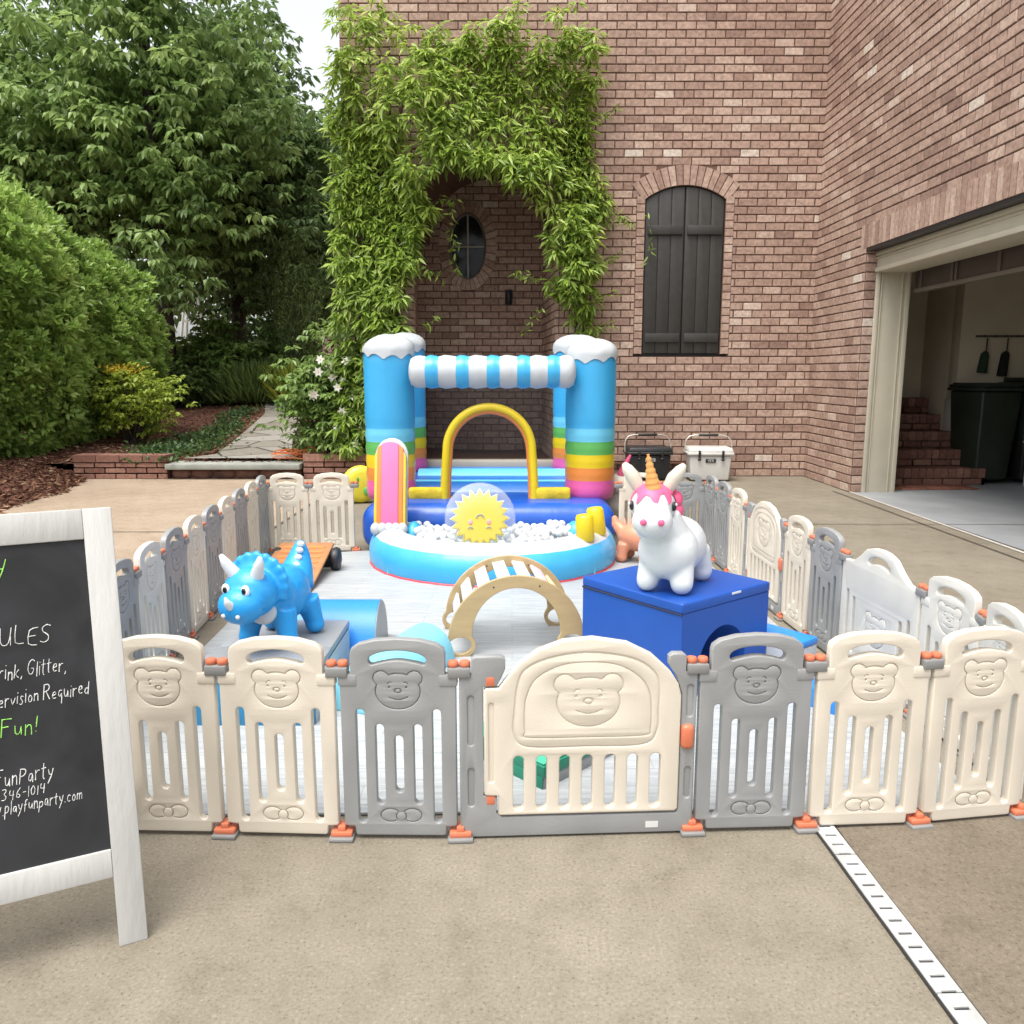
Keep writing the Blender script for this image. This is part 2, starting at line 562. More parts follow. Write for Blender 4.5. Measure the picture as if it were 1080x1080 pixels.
# inside of the garage
it = MB()
it.box(5.25, 9.75, 0, 9.5, 9.95, 3.2)
it.box(5.25, 9.951, 0, 5.45, 10.7, 3.2)
it.box(3.72, 10.6, 0, 5.249, 10.8, 3.2)
it.box(3.70, 8.70, 0, 3.745, 10.599, 3.2)
it.box(9.5, 3.4, 0, 9.7, 9.95, 3.2)
it.box(3.75, 3.2, 0, 9.7, 3.4, 3.2)
it.box(3.65, 3.2, 3.2, 9.7, 10.8, 3.35)
it.build('garage_interior', INTWALL, house, bevel=.003)
t = MB(); t.box(5.245, 9.735, .72, 5.75, 9.749, .98); t.box(5.236, 9.74, .55, 5.249, 9.95, .95)
t.build('baseboard', TRIMW, house, bevel=.003)
u = MB(); u.box(-1.9, 10.2, 4.35, 3.55, 15.8, TOP - .05); u.box(-1.2, 11.7, 0, 3.4, 15.8, 4.3); u.build('inner_block', INTWALL, house)

# brick steps up from the garage
def rowlock(mb, rv, x0, x1, y, z0, z1, w, rr):
    n = max(1, int(round((x1 - x0) / w))); w = (x1 - x0) / n
    for i in range(n):
        n0 = len(mb.f)
        mb.box(x0 + i * w + .005, y - .011, z0 + .006, x0 + (i + 1) * w - .005, y + .28, z1, 0)
        rv += [min(.93, max(.0, rr.gauss(.4, .2)))] * (len(mb.f) - n0)
mb, rv = MB(), []
rr = random.Random(4)
ends = (5.36, 5.30, 5.24, 5.22, 5.20)
for k in range(5):
    y = 9.18 + .27 * k; z0, z1 = .19 * k, .19 * (k + 1)
    mb.box(3.75, y, 0 if k == 0 else z0 - .01, ends[k], y + .45, z1 - .006, 1); rv += [.5] * 6
    bricks(mb, rv, (3.76, y, 0), (1, 0, 0), (0, -1, 0), 0, ends[k] - 3.76, z0 + .002, z0 + .082, seed=40 + k, co=.08)
    rowlock(mb, rv, 3.76, ends[k], y, z0 + .082, z1, .085, rr)
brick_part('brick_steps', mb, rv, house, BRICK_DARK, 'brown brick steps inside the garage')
# ------------------------------------------------------------------ ground
def concrete(stops=((.27, (.150, .128, .096)), (.42, (.195, .171, .131)), (.55, (.215, .190, .148)), (.75, (.265, .235, .185)))):
    m, nt, b = newmat('concrete')
    tc = N(nt, 'ShaderNodeTexCoord')
    def noise(scale, det=4, rough=.5):
        n = N(nt, 'ShaderNodeTexNoise'); n.inputs['Scale'].default_value = scale
        n.inputs['Detail'].default_value = det; n.inputs['Roughness'].default_value = rough
        nt.links.new(tc.outputs['Object'], n.inputs['Vector']); return n
    def ramp(src, stops):
        r = N(nt, 'ShaderNodeValToRGB'); el = r.color_ramp.elements
        while len(el) < len(stops): el.new(.5)
        for e, (p, c) in zip(el, stops): e.position = p; e.color = tuple(c) + (1,)
        nt.links.new(src.outputs['Fac'], r.inputs['Fac']); return r
    def mul(a, bb):
        x = N(nt, 'ShaderNodeVectorMath', operation='MULTIPLY'); nt.links.new(a, x.inputs[0]); nt.links.new(bb, x.inputs[1]); return x.outputs[0]
    big = noise(.9, 7, .68); mid = noise(7, 6, .75); fine = noise(120, 3, .8)
    c = ramp(big, list(stops)).outputs[0]
    c = mul(c, ramp(mid, [(.3, (.80, .79, .77)), (.48, (1, 1, 1)), (.7, (1.10, 1.10, 1.10))]).outputs[0])
    c = mul(c, ramp(fine, [(.31, (.46, .43, .40)), (.42, (.92, .91, .90)), (.58, (1.04, 1.04, 1.04)), (.72, (1.45, 1.45, 1.42))]).outputs[0])
    nt.links.new(c, b.inputs['Base Color'])
    b.inputs['Roughness'].default_value = .85
    b.inputs['Specular IOR Level'].default_value = .25
    bp = N(nt, 'ShaderNodeBump'); bp.inputs['Strength'].default_value = .35; bp.inputs['Distance'].default_value = .004
    nt.links.new(fine.outputs['Fac'], bp.inputs['Height']); nt.links.new(bp.outputs[0], b.inputs['Normal'])
    return m
CONC = concrete()
g = MB(); g.add([(-60, -30, 0), (60, -30, 0), (60, 80, 0), (-60, 80, 0)], [(0, 1, 2, 3)])
tag(g.build('driveway', CONC, smooth=False, recalc=False), kind='structure')
SLAB = concrete(((.3, (.27, .205, .150)), (.5, (.315, .245, .180)), (.72, (.36, .285, .215))))
g = MB(); g.add([(-9, 3.2, .004), (-1.95, 3.2, .004), (-1.95, 9.74, .004), (-9, 9.74, .004)], [(0, 1, 2, 3)])
tag(g.build('driveway_slab', SLAB, smooth=False, recalc=False), kind='structure')
SLABR = concrete(((.3, (.130, .108, .080)), (.5, (.165, .138, .104)), (.72, (.205, .175, .135))))
g = MB(); g.add([(.905, -12, .004), (14, -12, .004), (14, 3.3, .004), (1.5, 2.20, .004), (1.452, 2.155, .004), (.905, 2.09, .004)], [(0, 1, 2, 3, 4, 5)])
tag(g.build('driveway_slab', SLABR, smooth=False, recalc=False), kind='structure')
JOINT = mat('joint_filler', (.10, .085, .065), .9, .2, 20)
j = MB()
for (x0, y0, x1, y1, w) in ((-5.2, 6.38, -1.9, 6.38, .008), (1.45, 6.75, 9, 6.6, .008), (-1.95, 3.2, -1.95, 9.7, .007), (-9, 3.2, -1.95, 3.2, .007), (3.45, 8.7, 3.45, -3, .008)):
    d = Vector((x1 - x0, y1 - y0, 0)).normalized(); n = Vector((-d.y, d.x, 0)) * w
    a, b_ = Vector((x0, y0, .008)), Vector((x1, y1, .008))
    j.add([a - n, b_ - n, b_ + n, a + n], [(0, 1, 2, 3)])
tag(j.build('driveway_joint', JOINT, smooth=False, recalc=False), kind='structure')
g = MB(); g.add([(3.60, 8.62, .006), (3.70, 3.3, .006), (9.5, 3.3, .006), (9.5, 9.76, .006), (3.72, 10.6, .006)], [(0, 1, 2, 3, 4)])
tag(g.build('garage_floor', mat('garage_concrete', (.27, .28, .29), .55, .12, 2.5, .1, 40), smooth=False, recalc=False), kind='structure')
g = MB(); g.box(3.592, 3.4, .002, 3.612, 8.6, .012)
tag(g.build('garage_threshold_strip', mat('pale_concrete', (.50, .47, .42), .8, .1), bevel=.003), kind='structure')

def zt(x, y): return .17 + .03 * (y - 9.75) + .085 * min(5, max(0, y - 14)) + .035 * math.sin(x * 1.7 + y) * min(1, max(0, (y - 9.9)))
MULCH = mat('mulch', (.112, .053, .037), .95, .6, 28, 1.0, 60, spec=.15)
mv, mf = [], []
xs = np.linspace(-34, 2.2, 150); ys = np.concatenate([np.linspace(9.86, 16, 60), np.linspace(16.3, 46, 60)])
for y in ys:
    for x in xs: mv.append((x, y, zt(x, y)))
nx = len(xs)
for i in range(len(ys) - 1):
    for k in range(nx - 1):
        mf.append((i * nx + k, i * nx + k + 1, (i + 1) * nx + k + 1, (i + 1) * nx + k))
o0 = len(mv)
def edge_x(y): return -4.62 - .17 * (y - 7.1) + .06 * math.sin(y * 3.1) + .03 * math.sin(y * 8.3)
yl = np.linspace(-2, 9.90, 90); ul = np.array([0, .05, .12, .25, .4, .6, .85, 1.2, 1.6, 2.2, 3.2, 5, 9, 16, 28])
for y in yl:
    for u in ul: mv.append((edge_x(y) - u, y, .006 + .20 * min(1, u / .9) ** .8 + .012 * math.sin(u * 19 + y * 13)))
nu = len(ul)
for i in range(len(yl) - 1):
    for k in range(nu - 1):
        mf.append((o0 + i * nu + k, o0 + (i + 1) * nu + k, o0 + (i + 1) * nu + k + 1, o0 + i * nu + k + 1))
g = MB(); g.add(mv, mf)
tag(g.build('mulch_bed', MULCH, angle=180, recalc=False), kind='structure')
# loose bark chips
n = 21000
P = np.empty((n, 3)); k1 = 14000
P[:k1, 0] = rng.uniform(-9, -2.2, k1); P[:k1, 1] = 9.9 + rng.random(k1) ** 1.6 * 10
P[:k1, 2] = [zt(x, y) + .01 for x, y in P[:k1, :2]]
u = rng.random(n - k1) ** 1.5 * 3.2 - .04; yy = rng.uniform(5.5, 9.85, n - k1)
P[k1:, 1] = yy; P[k1:, 0] = [edge_x(y) for y in yy]; P[k1:, 0] -= u
P[k1:, 2] = .018 + .20 * np.minimum(1, np.maximum(u, 0) / .9) ** .8
D = rng.normal(size=(n, 3)); D[:, 2] *= .25
me = leaf_mesh('bark_chips', P, D, rng.uniform(.04, .11, n), rng.uniform(.012, .03, n), rng.random(n),
               [ramp_mat('bark', [(0, (.055, .025, .017)), (.6, (.18, .085, .056)), (.93, (.28, .16, .10)), (1, (.42, .33, .22))], .95, spec=.15)])
tag(link('bark_chips', me), 'loose brown bark chips scattered over the planting beds', 'bark chips', kind='stuff')

# flagstone path winding back into the garden
pl = [(-4.04, 9.98), (-3.78, 10.37), (-4.02, 11.71), (-4.34, 13.3), (-4.58, 15.2), (-5.4, 18)]
pr = [(-2.62, 9.98), (-2.82, 10.37), (-3.15, 11.71), (-3.5, 13.3), (-3.85, 15.2), (-4.6, 18)]
g = MB(); pv = []; pf = []
for (a, b_) in zip(pl, pr):
    for t in np.linspace(0, 1, 7):
        x = a[0] + (b_[0] - a[0]) * t; y = a[1] + (b_[1] - a[1]) * t
        pv.append((x, y, max(zt(x, y), .17 + .03 * (y - 9.75)) + .05))
for i in range(len(pl) - 1):
    for k in range(6): pf.append((i * 7 + k, i * 7 + k + 1, (i + 1) * 7 + k + 1, (i + 1) * 7 + k))
g.add(pv, pf)
def flagstone():
    m, nt, b = newmat('flagstone')
    tc = N(nt, 'ShaderNodeTexCoord')
    v = N(nt, 'ShaderNodeTexVoronoi', feature='DISTANCE_TO_EDGE'); v.inputs['Scale'].default_value = 1.7
    v2 = N(nt, 'ShaderNodeTexVoronoi'); v2.inputs['Scale'].default_value = 1.7
    nz = N(nt, 'ShaderNodeTexNoise'); nz.inputs['Scale'].default_value = 14; nz.inputs['Detail'].default_value = 6
    for q in (v, v2, nz): nt.links.new(tc.outputs['Object'], q.inputs['Vector'])
    r = N(nt, 'ShaderNodeValToRGB'); r.color_ramp.elements[0].position = .012; r.color_ramp.elements[1].position = .03
    r.color_ramp.elements[0].color = (.07, .06, .05, 1); r.color_ramp.elements[1].color = (1, 1, 1, 1)
    nt.links.new(v.outputs['Distance'], r.inputs['Fac'])
    r2 = N(nt, 'ShaderNodeValToRGB'); r2.color_ramp.elements[0].color = (.17, .15, .12, 1); r2.color_ramp.elements[1].color = (.29, .28, .25, 1)
    sp = N(nt, 'ShaderNodeSeparateColor'); nt.links.new(v2.outputs['Color'], sp.inputs[0])
    ad = N(nt, 'ShaderNodeMath', operation='ADD'); nt.links.new(sp.outputs[0], ad.inputs[0])
    s2 = N(nt, 'ShaderNodeMath', operation='MULTIPLY_ADD'); s2.inputs[1].default_value = 1.2; s2.inputs[2].default_value = -.6
    nt.links.new(nz.outputs['Fac'], s2.inputs[0]); nt.links.new(s2.outputs[0], ad.inputs[1])
    nt.links.new(ad.outputs[0], r2.inputs['Fac'])
    mx = N(nt, 'ShaderNodeVectorMath', operation='MULTIPLY'); nt.links.new(r.outputs[0], mx.inputs[0]); nt.links.new(r2.outputs[0], mx.inputs[1])
    nt.links.new(mx.outputs[0], b.inputs['Base Color']); b.inputs['Roughness'].default_value = .8
    bp = N(nt, 'ShaderNodeBump'); bp.inputs['Strength'].default_value = .5; bp.inputs['Distance'].default_value = .01
    nt.links.new(nz.outputs['Fac'], bp.inputs['Height']); nt.links.new(bp.outputs[0], b.inputs['Normal'])
    return m
FLAG = flagstone()
tag(g.build('garden_path', FLAG, smooth=False, recalc=False), kind='structure')

# low walls at the end of the driveway and the stone step between them
def low_wall(name, x0, x1, y, h, seed, label):
    t = thing(name, label, 'garden wall', (0, 0, 0))
    mb, rv = MB(), []
    nc = 3; co = (h - .085) / nc
    mb.box(x0, y, 0, x1, y + .2, h - .088, 1); rv += [.5] * 6
    bricks(mb, rv, (x0, y, 0), (1, 0, 0), (0, -1, 0), 0, x1 - x0, .0, h - .088, seed=seed, co=co, bl=.25)
    rr = random.Random(seed)
    nb = int((x1 - x0) / .25)
    for i in range(nb):
        n0 = len(mb.f); w = (x1 - x0) / nb
        mb.box(x0 + i * w + .004, y - .02, h - .084, x0 + (i + 1) * w - .004, y + .22, h + rr.uniform(-.003, .003), 0)
        rv += [min(.93, max(0, rr.gauss(.5, .2)))] * (len(mb.f) - n0)
    brick_part('wall', mb, rv, t, BRICK_DARK)
    return t
low_wall('garden_wall', -5.25, -4.13, 9.72, .29, 61, 'low red brick garden wall left of the stone step, beside the hedge')
low_wall('garden_wall', -2.50, -1.2, 9.72, .30, 62, 'low brick garden wall between the stone step and the inflatable castle')
st = thing('garden_step', 'grey stone slab step on rough stones leading to the garden path', 'step', (0, 0, 0))
s = MB(); s.box(-4.12, 9.62, .125, -2.52, 10.06, .19); s.build('slab', mat('slab_stone', (.27, .28, .25), .75, .15, 6, .3, 30), st, bevel=.006)
s = MB(); x = -4.1; rr = random.Random(5)
while x < -2.56:
    w = rr.uniform(.14, .30); x2 = min(x + w, -2.54)
    s.ell(((x + x2) / 2, 9.79, .06), ((x2 - x) / 2 * 1.08, .075, .075), 12, 8)
    x = x2
s.box(-4.1, 9.78, 0, -2.54, 10.0, .122)
s.build('riser', mat('riser_stone', (.15, .075, .055), .9, .45, 9, .6, 25), st)

# trench drain
dr = thing('trench_drain', 'white slotted drain strip running across the driveway from the play fence', 'drain', (.868, 2.10, 0))
s = MB(); s.box(-.032, -1.6, .002, .032, 3.6, .006); s.build('channel', DARKMETAL, dr, rot=(0, 0, R(2.0)))
s = MB()
L0 = -1.6; k_ = 0
while L0 < 3.6:
    gp = .004 if k_ % 11 == 0 else 0
    s.box(-.027, L0 + gp, .0, -.016, L0 + .044, .0095); s.box(.016, L0 + gp, .0, .027, L0 + .044, .0095); k_ += 1
    s.box(-.016, L0 + .0085, .0, .016, L0 + .044, .0095)
    L0 += .044
s.build('grate', mat('grate_white', (.42, .42, .405), .6, .28, 9, .15, 60), dr, rot=(0, 0, R(2.0)))
# ------------------------------------------------------------------ plants
def leafmat(name, dark, mid_, light, tr=.42, rough=.36, tip=None):
    st = [(0, dark), (.5, mid_), (.93 if tip else 1, light)]
    if tip: st.append((1, tip))
    return ramp_mat(name, st, rough, translucent=tr, spec=.45)
BARK = mat('tree_bark', (.055, .042, .032), .95, .4, 12, .8, 25)
L_HEDGE = leafmat('hedge_leaf', (.17, .28, .06), (.33, .49, .11), (.56, .70, .24))
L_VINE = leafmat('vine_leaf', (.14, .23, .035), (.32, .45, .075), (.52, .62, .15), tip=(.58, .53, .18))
L_DARK = leafmat('dark_tree_leaf', (.07, .12, .04), (.14, .215, .075), (.25, .345, .13))
L_MID = leafmat('tree_leaf', (.115, .185, .055), (.24, .35, .11), (.43, .55, .20))
L_SHRUB = leafmat('shrub_leaf', (.10, .17, .045), (.21, .32, .085), (.34, .46, .15))
L_YEL = leafmat('golden_leaf', (.18, .25, .035), (.36, .46, .07), (.52, .58, .11), tip=(.62, .50, .04))
L_COVER = leafmat('cover_leaf', (.030, .065, .020), (.065, .125, .035), (.12, .20, .06))
L_GRASS = leafmat('grass_leaf', (.09, .15, .045), (.18, .27, .075), (.28, .38, .12))

def unit_up(n, w):
    d = rng.normal(size=(n, 3)); d[:, 2] += w
    return d / np.linalg.norm(d, axis=1, keepdims=True)

def sclump(cs, rs, p, n, seed, bump=.06, lo=.78):
    """points near the skin of several boxy rounded masses, those buried in a neighbour dropped"""
    out, nor = [], []
    areas = np.array([(r[0] * r[1] + r[1] * r[2] + r[0] * r[2]) for r in rs]); areas = areas / areas.sum()
    for i, (c, r) in enumerate(zip(cs, rs)):
        m = int(n * areas[i])
        d = unit(m)
        k = 1 / (np.abs(d) ** p).sum(1) ** (1 / p)
        dep = lo + (1 - lo) * rng.random(m) ** .45
        q0 = np.array(c) + d * k[:, None] * np.array(r)
        q = np.array(c) + d * (k * dep * (1 + bump * lump(q0, 3.2, seed) + bump * .6 * lump(q0, 8, seed + 1)))[:, None] * np.array(r)
        keep = q[:, 2] > .05
        for jx, (c2, r2) in enumerate(zip(cs, rs)):
            if jx == i: continue
            w = (np.abs((q - np.array(c2)) / np.array(r2)) ** p).sum(1)
            keep &= w > .62 ** p
        nn = d / np.array(r); nn /= np.linalg.norm(nn, axis=1, keepdims=True)
        out.append(q[keep]); nor.append(nn[keep])
    return np.concatenate(out), np.concatenate(nor)

# clipped hedge
hd = thing('clipped_hedge', 'tall rounded evergreen hedge of small glossy leaves beside the driveway', 'hedge', (-7.2, 10.5, .1))
cs = [(-7.75, 7.6, 1.9), (-7.45, 9.4, 1.92), (-7.1, 11.1, 1.82), (-6.85, 12.8, 1.5)]
rs = [(1.35, 1.7, 2.1), (1.32, 1.7, 2.05), (1.36, 1.7, 1.9), (1.2, 1.55, 1.5)]
C0, Nn = sclump(cs, rs, 2.8, 13500, 5, bump=.115, lo=.86)
vis = (Nn[:, 0] * .8 - Nn[:, 1] * .8 + Nn[:, 2] > -.35) & (C0[:, 1] > 6.6)
C0, Nn = C0[vis], Nn[vis]
tone = rng.normal(0, .13, len(C0)) + .16 * lump(C0, 3.0, 77)
per = 14
idx = np.repeat(np.arange(len(C0)), per); n = len(idx)
rad = unit(n)
D = Nn[idx] * .55 + rad * .85 + np.array([0, 0, .30])
P = C0[idx] + rad * .022 - Nn[idx] * .02
L_ = rng.uniform(.07, .135, n)
r_ = np.clip(.46 + tone[idx] + rng.normal(0, .12, n), 0, 1)
P2, N2 = sclump(cs, rs, 2.8, 46000, 6, bump=.10, lo=.70)
v2 = (N2[:, 0] * .8 - N2[:, 1] * .8 + N2[:, 2] > -.3) & (P2[:, 1] > 6.6)
P2, N2 = P2[v2] - N2[v2] * .10, N2[v2]
P3 = np.concatenate([np.array(c) + unit(7000) * (rng.random(7000)[:, None] ** .4) * np.array(q) * .80 for c, q in zip(cs, rs)])
P3 = P3[P3[:, 2] > .03]
P2 = np.concatenate([P2, P3]); N2 = np.concatenate([N2, unit(len(P3))]); n2 = len(P2)
me = leaf_mesh('foliage', np.concatenate([P, P2]), np.concatenate([D, N2 + rng.normal(size=P2.shape) * .9]), np.concatenate([L_, rng.uniform(.06, .11, n2)]),
               np.concatenate([L_ * .5, rng.uniform(.035, .055, n2)]), np.concatenate([r_, np.clip(rng.normal(.35, .15, n2), 0, 1)]), [L_HEDGE])
me.transform(Matrix.Translation((7.2, -10.5, -.1)))
link('foliage', me, hd)
s = MB(); rr = random.Random(9)
for i in range(26):
    y = rr.uniform(7.2, 13.6); x = -7.3 + (y - 10) * .14
    b0 = Vector((x + 7.2 + rr.uniform(-.4, .4), y - 10.5, 0))
    b1 = b0 + Vector((rr.uniform(-.5, .7), rr.uniform(-.5, .5), rr.uniform(1.4, 2.6)))
    s.tube([b0, (b0 + b1) / 2 + Vector((rr.uniform(-.1, .1), 0, .1)), b1], [.03, .022, .01], 6)
s.build('stem', BARK, hd)

def tree(name, label, base, centre, radii, nclump, per, cr, L, W, m, tr=.16, droop=.25, seed=1, group=None, cat='tree', limbs=9, lo=.25, rmean=.5):
    r = np.random.default_rng(seed); rr = random.Random(seed)
    base = (base[0], base[1], zt(base[0], base[1])) if base[1] > 9.9 else base
    t = thing(name, label, cat, base, group=group)
    B = np.array(base); C = np.array(centre) - B
    d = r.normal(size=(nclump, 3)); d /= np.linalg.norm(d, axis=1, keepdims=True)
    rad = (lo + (1 - lo) * r.random(nclump) ** .5)
    cl = C + d * rad[:, None] * np.array(radii) * (1 + .15 * r.normal(size=(nclump, 1)))
    cl[:, 2] = np.maximum(cl[:, 2], .25)
    sz = cr * r.uniform(.65, 1.3, nclump)
    spr = 8
    ns_ = nclump * max(1, per // spr)
    ic = np.repeat(np.arange(nclump), max(1, per // spr))
    off = r.normal(size=(ns_, 3)) * np.array([.55, .55, .34])
    S = cl[ic] + off * sz[ic][:, None]
    S[:, 2] = np.maximum(S[:, 2], .06)
    tone = r.normal(0, .13, nclump)[ic] + r.normal(0, .10, ns_)
    lean = off * .45 + r.normal(size=(ns_, 3)) * .12
    idx = np.repeat(np.arange(ns_), spr); n = len(idx)
    an = np.tile(np.arange(spr) * 2 * math.pi / spr, ns_) + r.normal(0, .35, n)
    D = np.column_stack([np.cos(an), np.sin(an), -droop * 1.5 + r.normal(0, .28, n)]) + lean[idx]
    P = S[idx] + D * L * .18
    P[:, 2] = np.maximum(P[:, 2], .03)
    up = np.tile(np.array([0, 0, 1.0]), (n, 1)) + r.normal(size=(n, 3)) * .22
    me = leaf_mesh('crown', P, D, L * r.uniform(.75, 1.25, n), W * r.uniform(.8, 1.2, n), np.clip(rmean + tone[idx] + r.normal(0, .08, n), 0, 1), [m], up=up)
    link('crown', me, t)
    s = MB()
    if tr > 0:
        top = C + np.array([0, 0, radii[2] * .55])
        mid1 = C * np.array([.35, .35, .5])
        s.tube([(0, 0, -.1), tuple(mid1 * .5), tuple(mid1), tuple(C), tuple(top)], [tr * 1.3, tr, tr * .85, tr * .5, tr * .15], 9)
        for i in range(limbs):
            q = cl[rr.randrange(nclump)]
            f = rr.uniform(.35, 1.0); p0 = mid1 + (C - mid1) * f
            mm = (p0 + q) / 2 + np.array([0, 0, -.1 + rr.uniform(0, .25)])
            s.tube([tuple(p0), tuple(mm), tuple(q)], [tr * .38, tr * .24, tr * .08], 6)
        s.build('trunk', BARK, t)
    else:
        for i in range(limbs):
            q = cl[rr.randrange(nclump)]
            s.tube([(rr.uniform(-.08, .08), rr.uniform(-.08, .08), -.02), tuple(q * np.array([.6, .6, .55])), tuple(q)], [.016, .011, .004], 5)
        s.build('stem', BARK, t)
    return t

tree('broadleaf_tree', 'leafy mid green tree with drooping sprays rising behind the hedge', (-6.95, 16.8, .35), (-6.8, 16.3, 5.8), (2.3, 2.0, 3.5), 165, 150, .62, .20, .095, L_MID, tr=.17, droop=.45, seed=3, limbs=16)
tree('broadleaf_tree', 'dark dense tree standing behind the flagstone path', (-6.9, 21.2, .45), (-6.95, 21.0, 6.3), (2.15, 2.0, 3.7), 165, 140, .7, .21, .10, L_DARK, tr=.18, droop=.4, seed=14, limbs=16)
tree('broadleaf_tree', 'dark tree showing over the top of the clipped hedge', (-10.6, 17.6, .4), (-10.2, 17.3, 5.6), (2.7, 2.2, 3.2), 170, 130, .75, .21, .10, L_MID, tr=.2, droop=.4, seed=5, limbs=12, rmean=.42)
tree('broadleaf_tree', 'dark tree against the vine covered corner of the house', (-4.5, 18.6, .4), (-4.5, 18.4, 4.3), (1.35, 1.4, 2.3), 110, 120, .6, .19, .09, L_DARK, tr=.13, droop=.4, seed=8, limbs=10, rmean=.6)
# shrubs
tree('rounded_shrub', 'large soft leaved shrub at the back of the mulch bed', (-6.15, 17.4, .5), (-6.1, 17.3, 1.42), (.85, .7, .72), 80, 95, .34, .16, .10, L_SHRUB, tr=0, droop=.3, seed=21, cat='shrub')
tree('rounded_shrub', 'dark low shrub under the trunk of the leafy tree', (-6.75, 16.9, .45), (-6.65, 16.8, 1.05), (.42, .45, .55), 50, 90, .36, .12, .06, L_DARK, tr=0, droop=.2, seed=22, cat='shrub')
tree('rounded_shrub', 'mid green shrub beside the wispy bush', (-5.0, 18.2, .5), (-5.0, 18.1, 1.35), (.6, .6, .75), 55, 90, .38, .14, .07, L_SHRUB, tr=0, droop=.25, seed=23, cat='shrub')
tree('golden_shrub', 'small yellow green shrub with golden top and bare lower twigs', (-5.45, 11.75, .23), (-5.36, 11.7, .90), (.52, .45, .42), 58, 40, .20, .085, .05, L_YEL, tr=0, droop=.15, seed=31, cat='shrub', limbs=40, lo=.5)
gs = bpy.data.objects['golden_shrub']
n = 200
P = np.column_stack([rng.normal(-.06, .15, n), rng.normal(-.08, .14, n), 1.05 + rng.normal(0, .035, n)]); D = rng.normal(size=(n, 3)); D[:, 2] = abs(D[:, 2])
link('blossom', leaf_mesh('blossom', P, D, rng.uniform(.03, .055, n), rng.uniform(.02, .035, n), rng.random(n), [ramp_mat('yellow_petal', [(0, (.55, .36, .02)), (1, (.75, .55, .05))], .6, .2)]), gs)

# wispy bush: many thin upright stems with fine leaves
wb = thing('wispy_bush', 'tall feathery bush with thin upright stems behind the path', 'bush', (-4.35, 17.0, zt(-4.35, 17.0)))
s = MB(); rr = random.Random(12); PP = []; DD = []
for i in range(60):
    a = rr.uniform(0, 6.28); q = rr.uniform(.1, 1.0)
    e = Vector((math.cos(a) * q * .95, math.sin(a) * q * .7, rr.uniform(1.8, 3.3)))
    b0 = Vector((math.cos(a) * .12 * q, math.sin(a) * .12 * q, 0)); m1 = b0 + (e - b0) * .5 + Vector((-e.x * .16, -e.y * .16, .1))
    s.tube([b0, m1, e], [.014, .010, .003], 4)
    for k in range(70):
        t = rr.uniform(.35, 1.0); p = b0 * (1 - t) ** 2 + m1 * 2 * t * (1 - t) + e * t * t
        PP.append(p + Vector((rr.gauss(0, .07), rr.gauss(0, .07), rr.gauss(0, .05)))); DD.append(Vector((rr.gauss(0, .5), rr.gauss(0, .5), rr.uniform(.1, 1))))
s.build('stem', mat('green_stem', (.06, .075, .035), .8), wb)
n = len(PP)
link('foliage', leaf_mesh('foliage', np.array([tuple(p) for p in PP]), np.array([tuple(p) for p in DD]), rng.uniform(.08, .17, n), rng.uniform(.012, .022, n), rng.random(n), [L_GRASS]), wb)

def tuft(name, label, loc, n, h, spread, m, seed, w=.02):
    r = np.random.default_rng(seed)
    t = thing(name, label, 'plant', loc)
    P = np.column_stack([r.normal(0, spread * .35, n), r.normal(0, spread * .3, n), r.random(n) * h * .55])
    D = np.column_stack([P[:, 0] / spread * 1.2 + r.normal(0, .3, n), P[:, 1] / spread + r.normal(0, .3, n), np.full(n, 1.1)])
    link('foliage', leaf_mesh('foliage', P, D, h * r.uniform(.35, .7, n), np.full(n, w), r.random(n), [m]), t)
tuft('fern_clump', 'feathery green fern clump at the edge of the mulch bed', (-5.1, 16.6, zt(-5.1, 16.6)), 1800, .85, .75, L_GRASS, 41)
tuft('fern_clump', 'small dark fern clump in the mulch below the large shrub', (-5.75, 16.6, zt(-5.75, 16.6)), 900, .6, .45, L_COVER, 42)
tuft('bright_grass_clump', 'pale lime grass clump beside the feathery bush', (-4.25, 16.3, zt(-4.25, 16.3)), 900, .85, .45, L_YEL, 43, .03)

# ground cover beside the path
n = 3000
c0 = np.array([(-4.25, 10.75), (-4.32, 11.6), (-4.5, 12.7), (-4.62, 13.9), (-4.85, 15.2), (-4.15, 10.3)]); pick = rng.integers(0, 6, n)
wd = np.array([.22, .26, .2, .16, .14, .16])[pick]
XY = c0[pick] - np.array([.24, 0]) + rng.normal(size=(n, 2)) * np.column_stack([wd, np.full(n, .34)])
extra = rng.random(n) < .12
XY[extra] = np.column_stack([rng.normal(-2.66, .10, n), rng.uniform(10.2, 13.6, n)])[extra]
XY[extra, 0] -= (XY[extra, 1] - 10.4) * .22
P = np.column_stack([XY, [zt(x, y) + .03 for x, y in XY]]); P[:, 2] += rng.random(n) * .07
D = rng.normal(size=(n, 3)); D[:, 2] = abs(D[:, 2]) * .6 + .1
me = leaf_mesh('ground_cover', P, D, rng.uniform(.05, .09, n), rng.uniform(.03, .05, n), rng.random(n), [L_COVER])
tag(link('ground_cover', me), 'low green ground cover along both edges of the flagstone path', 'ground cover', kind='stuff')

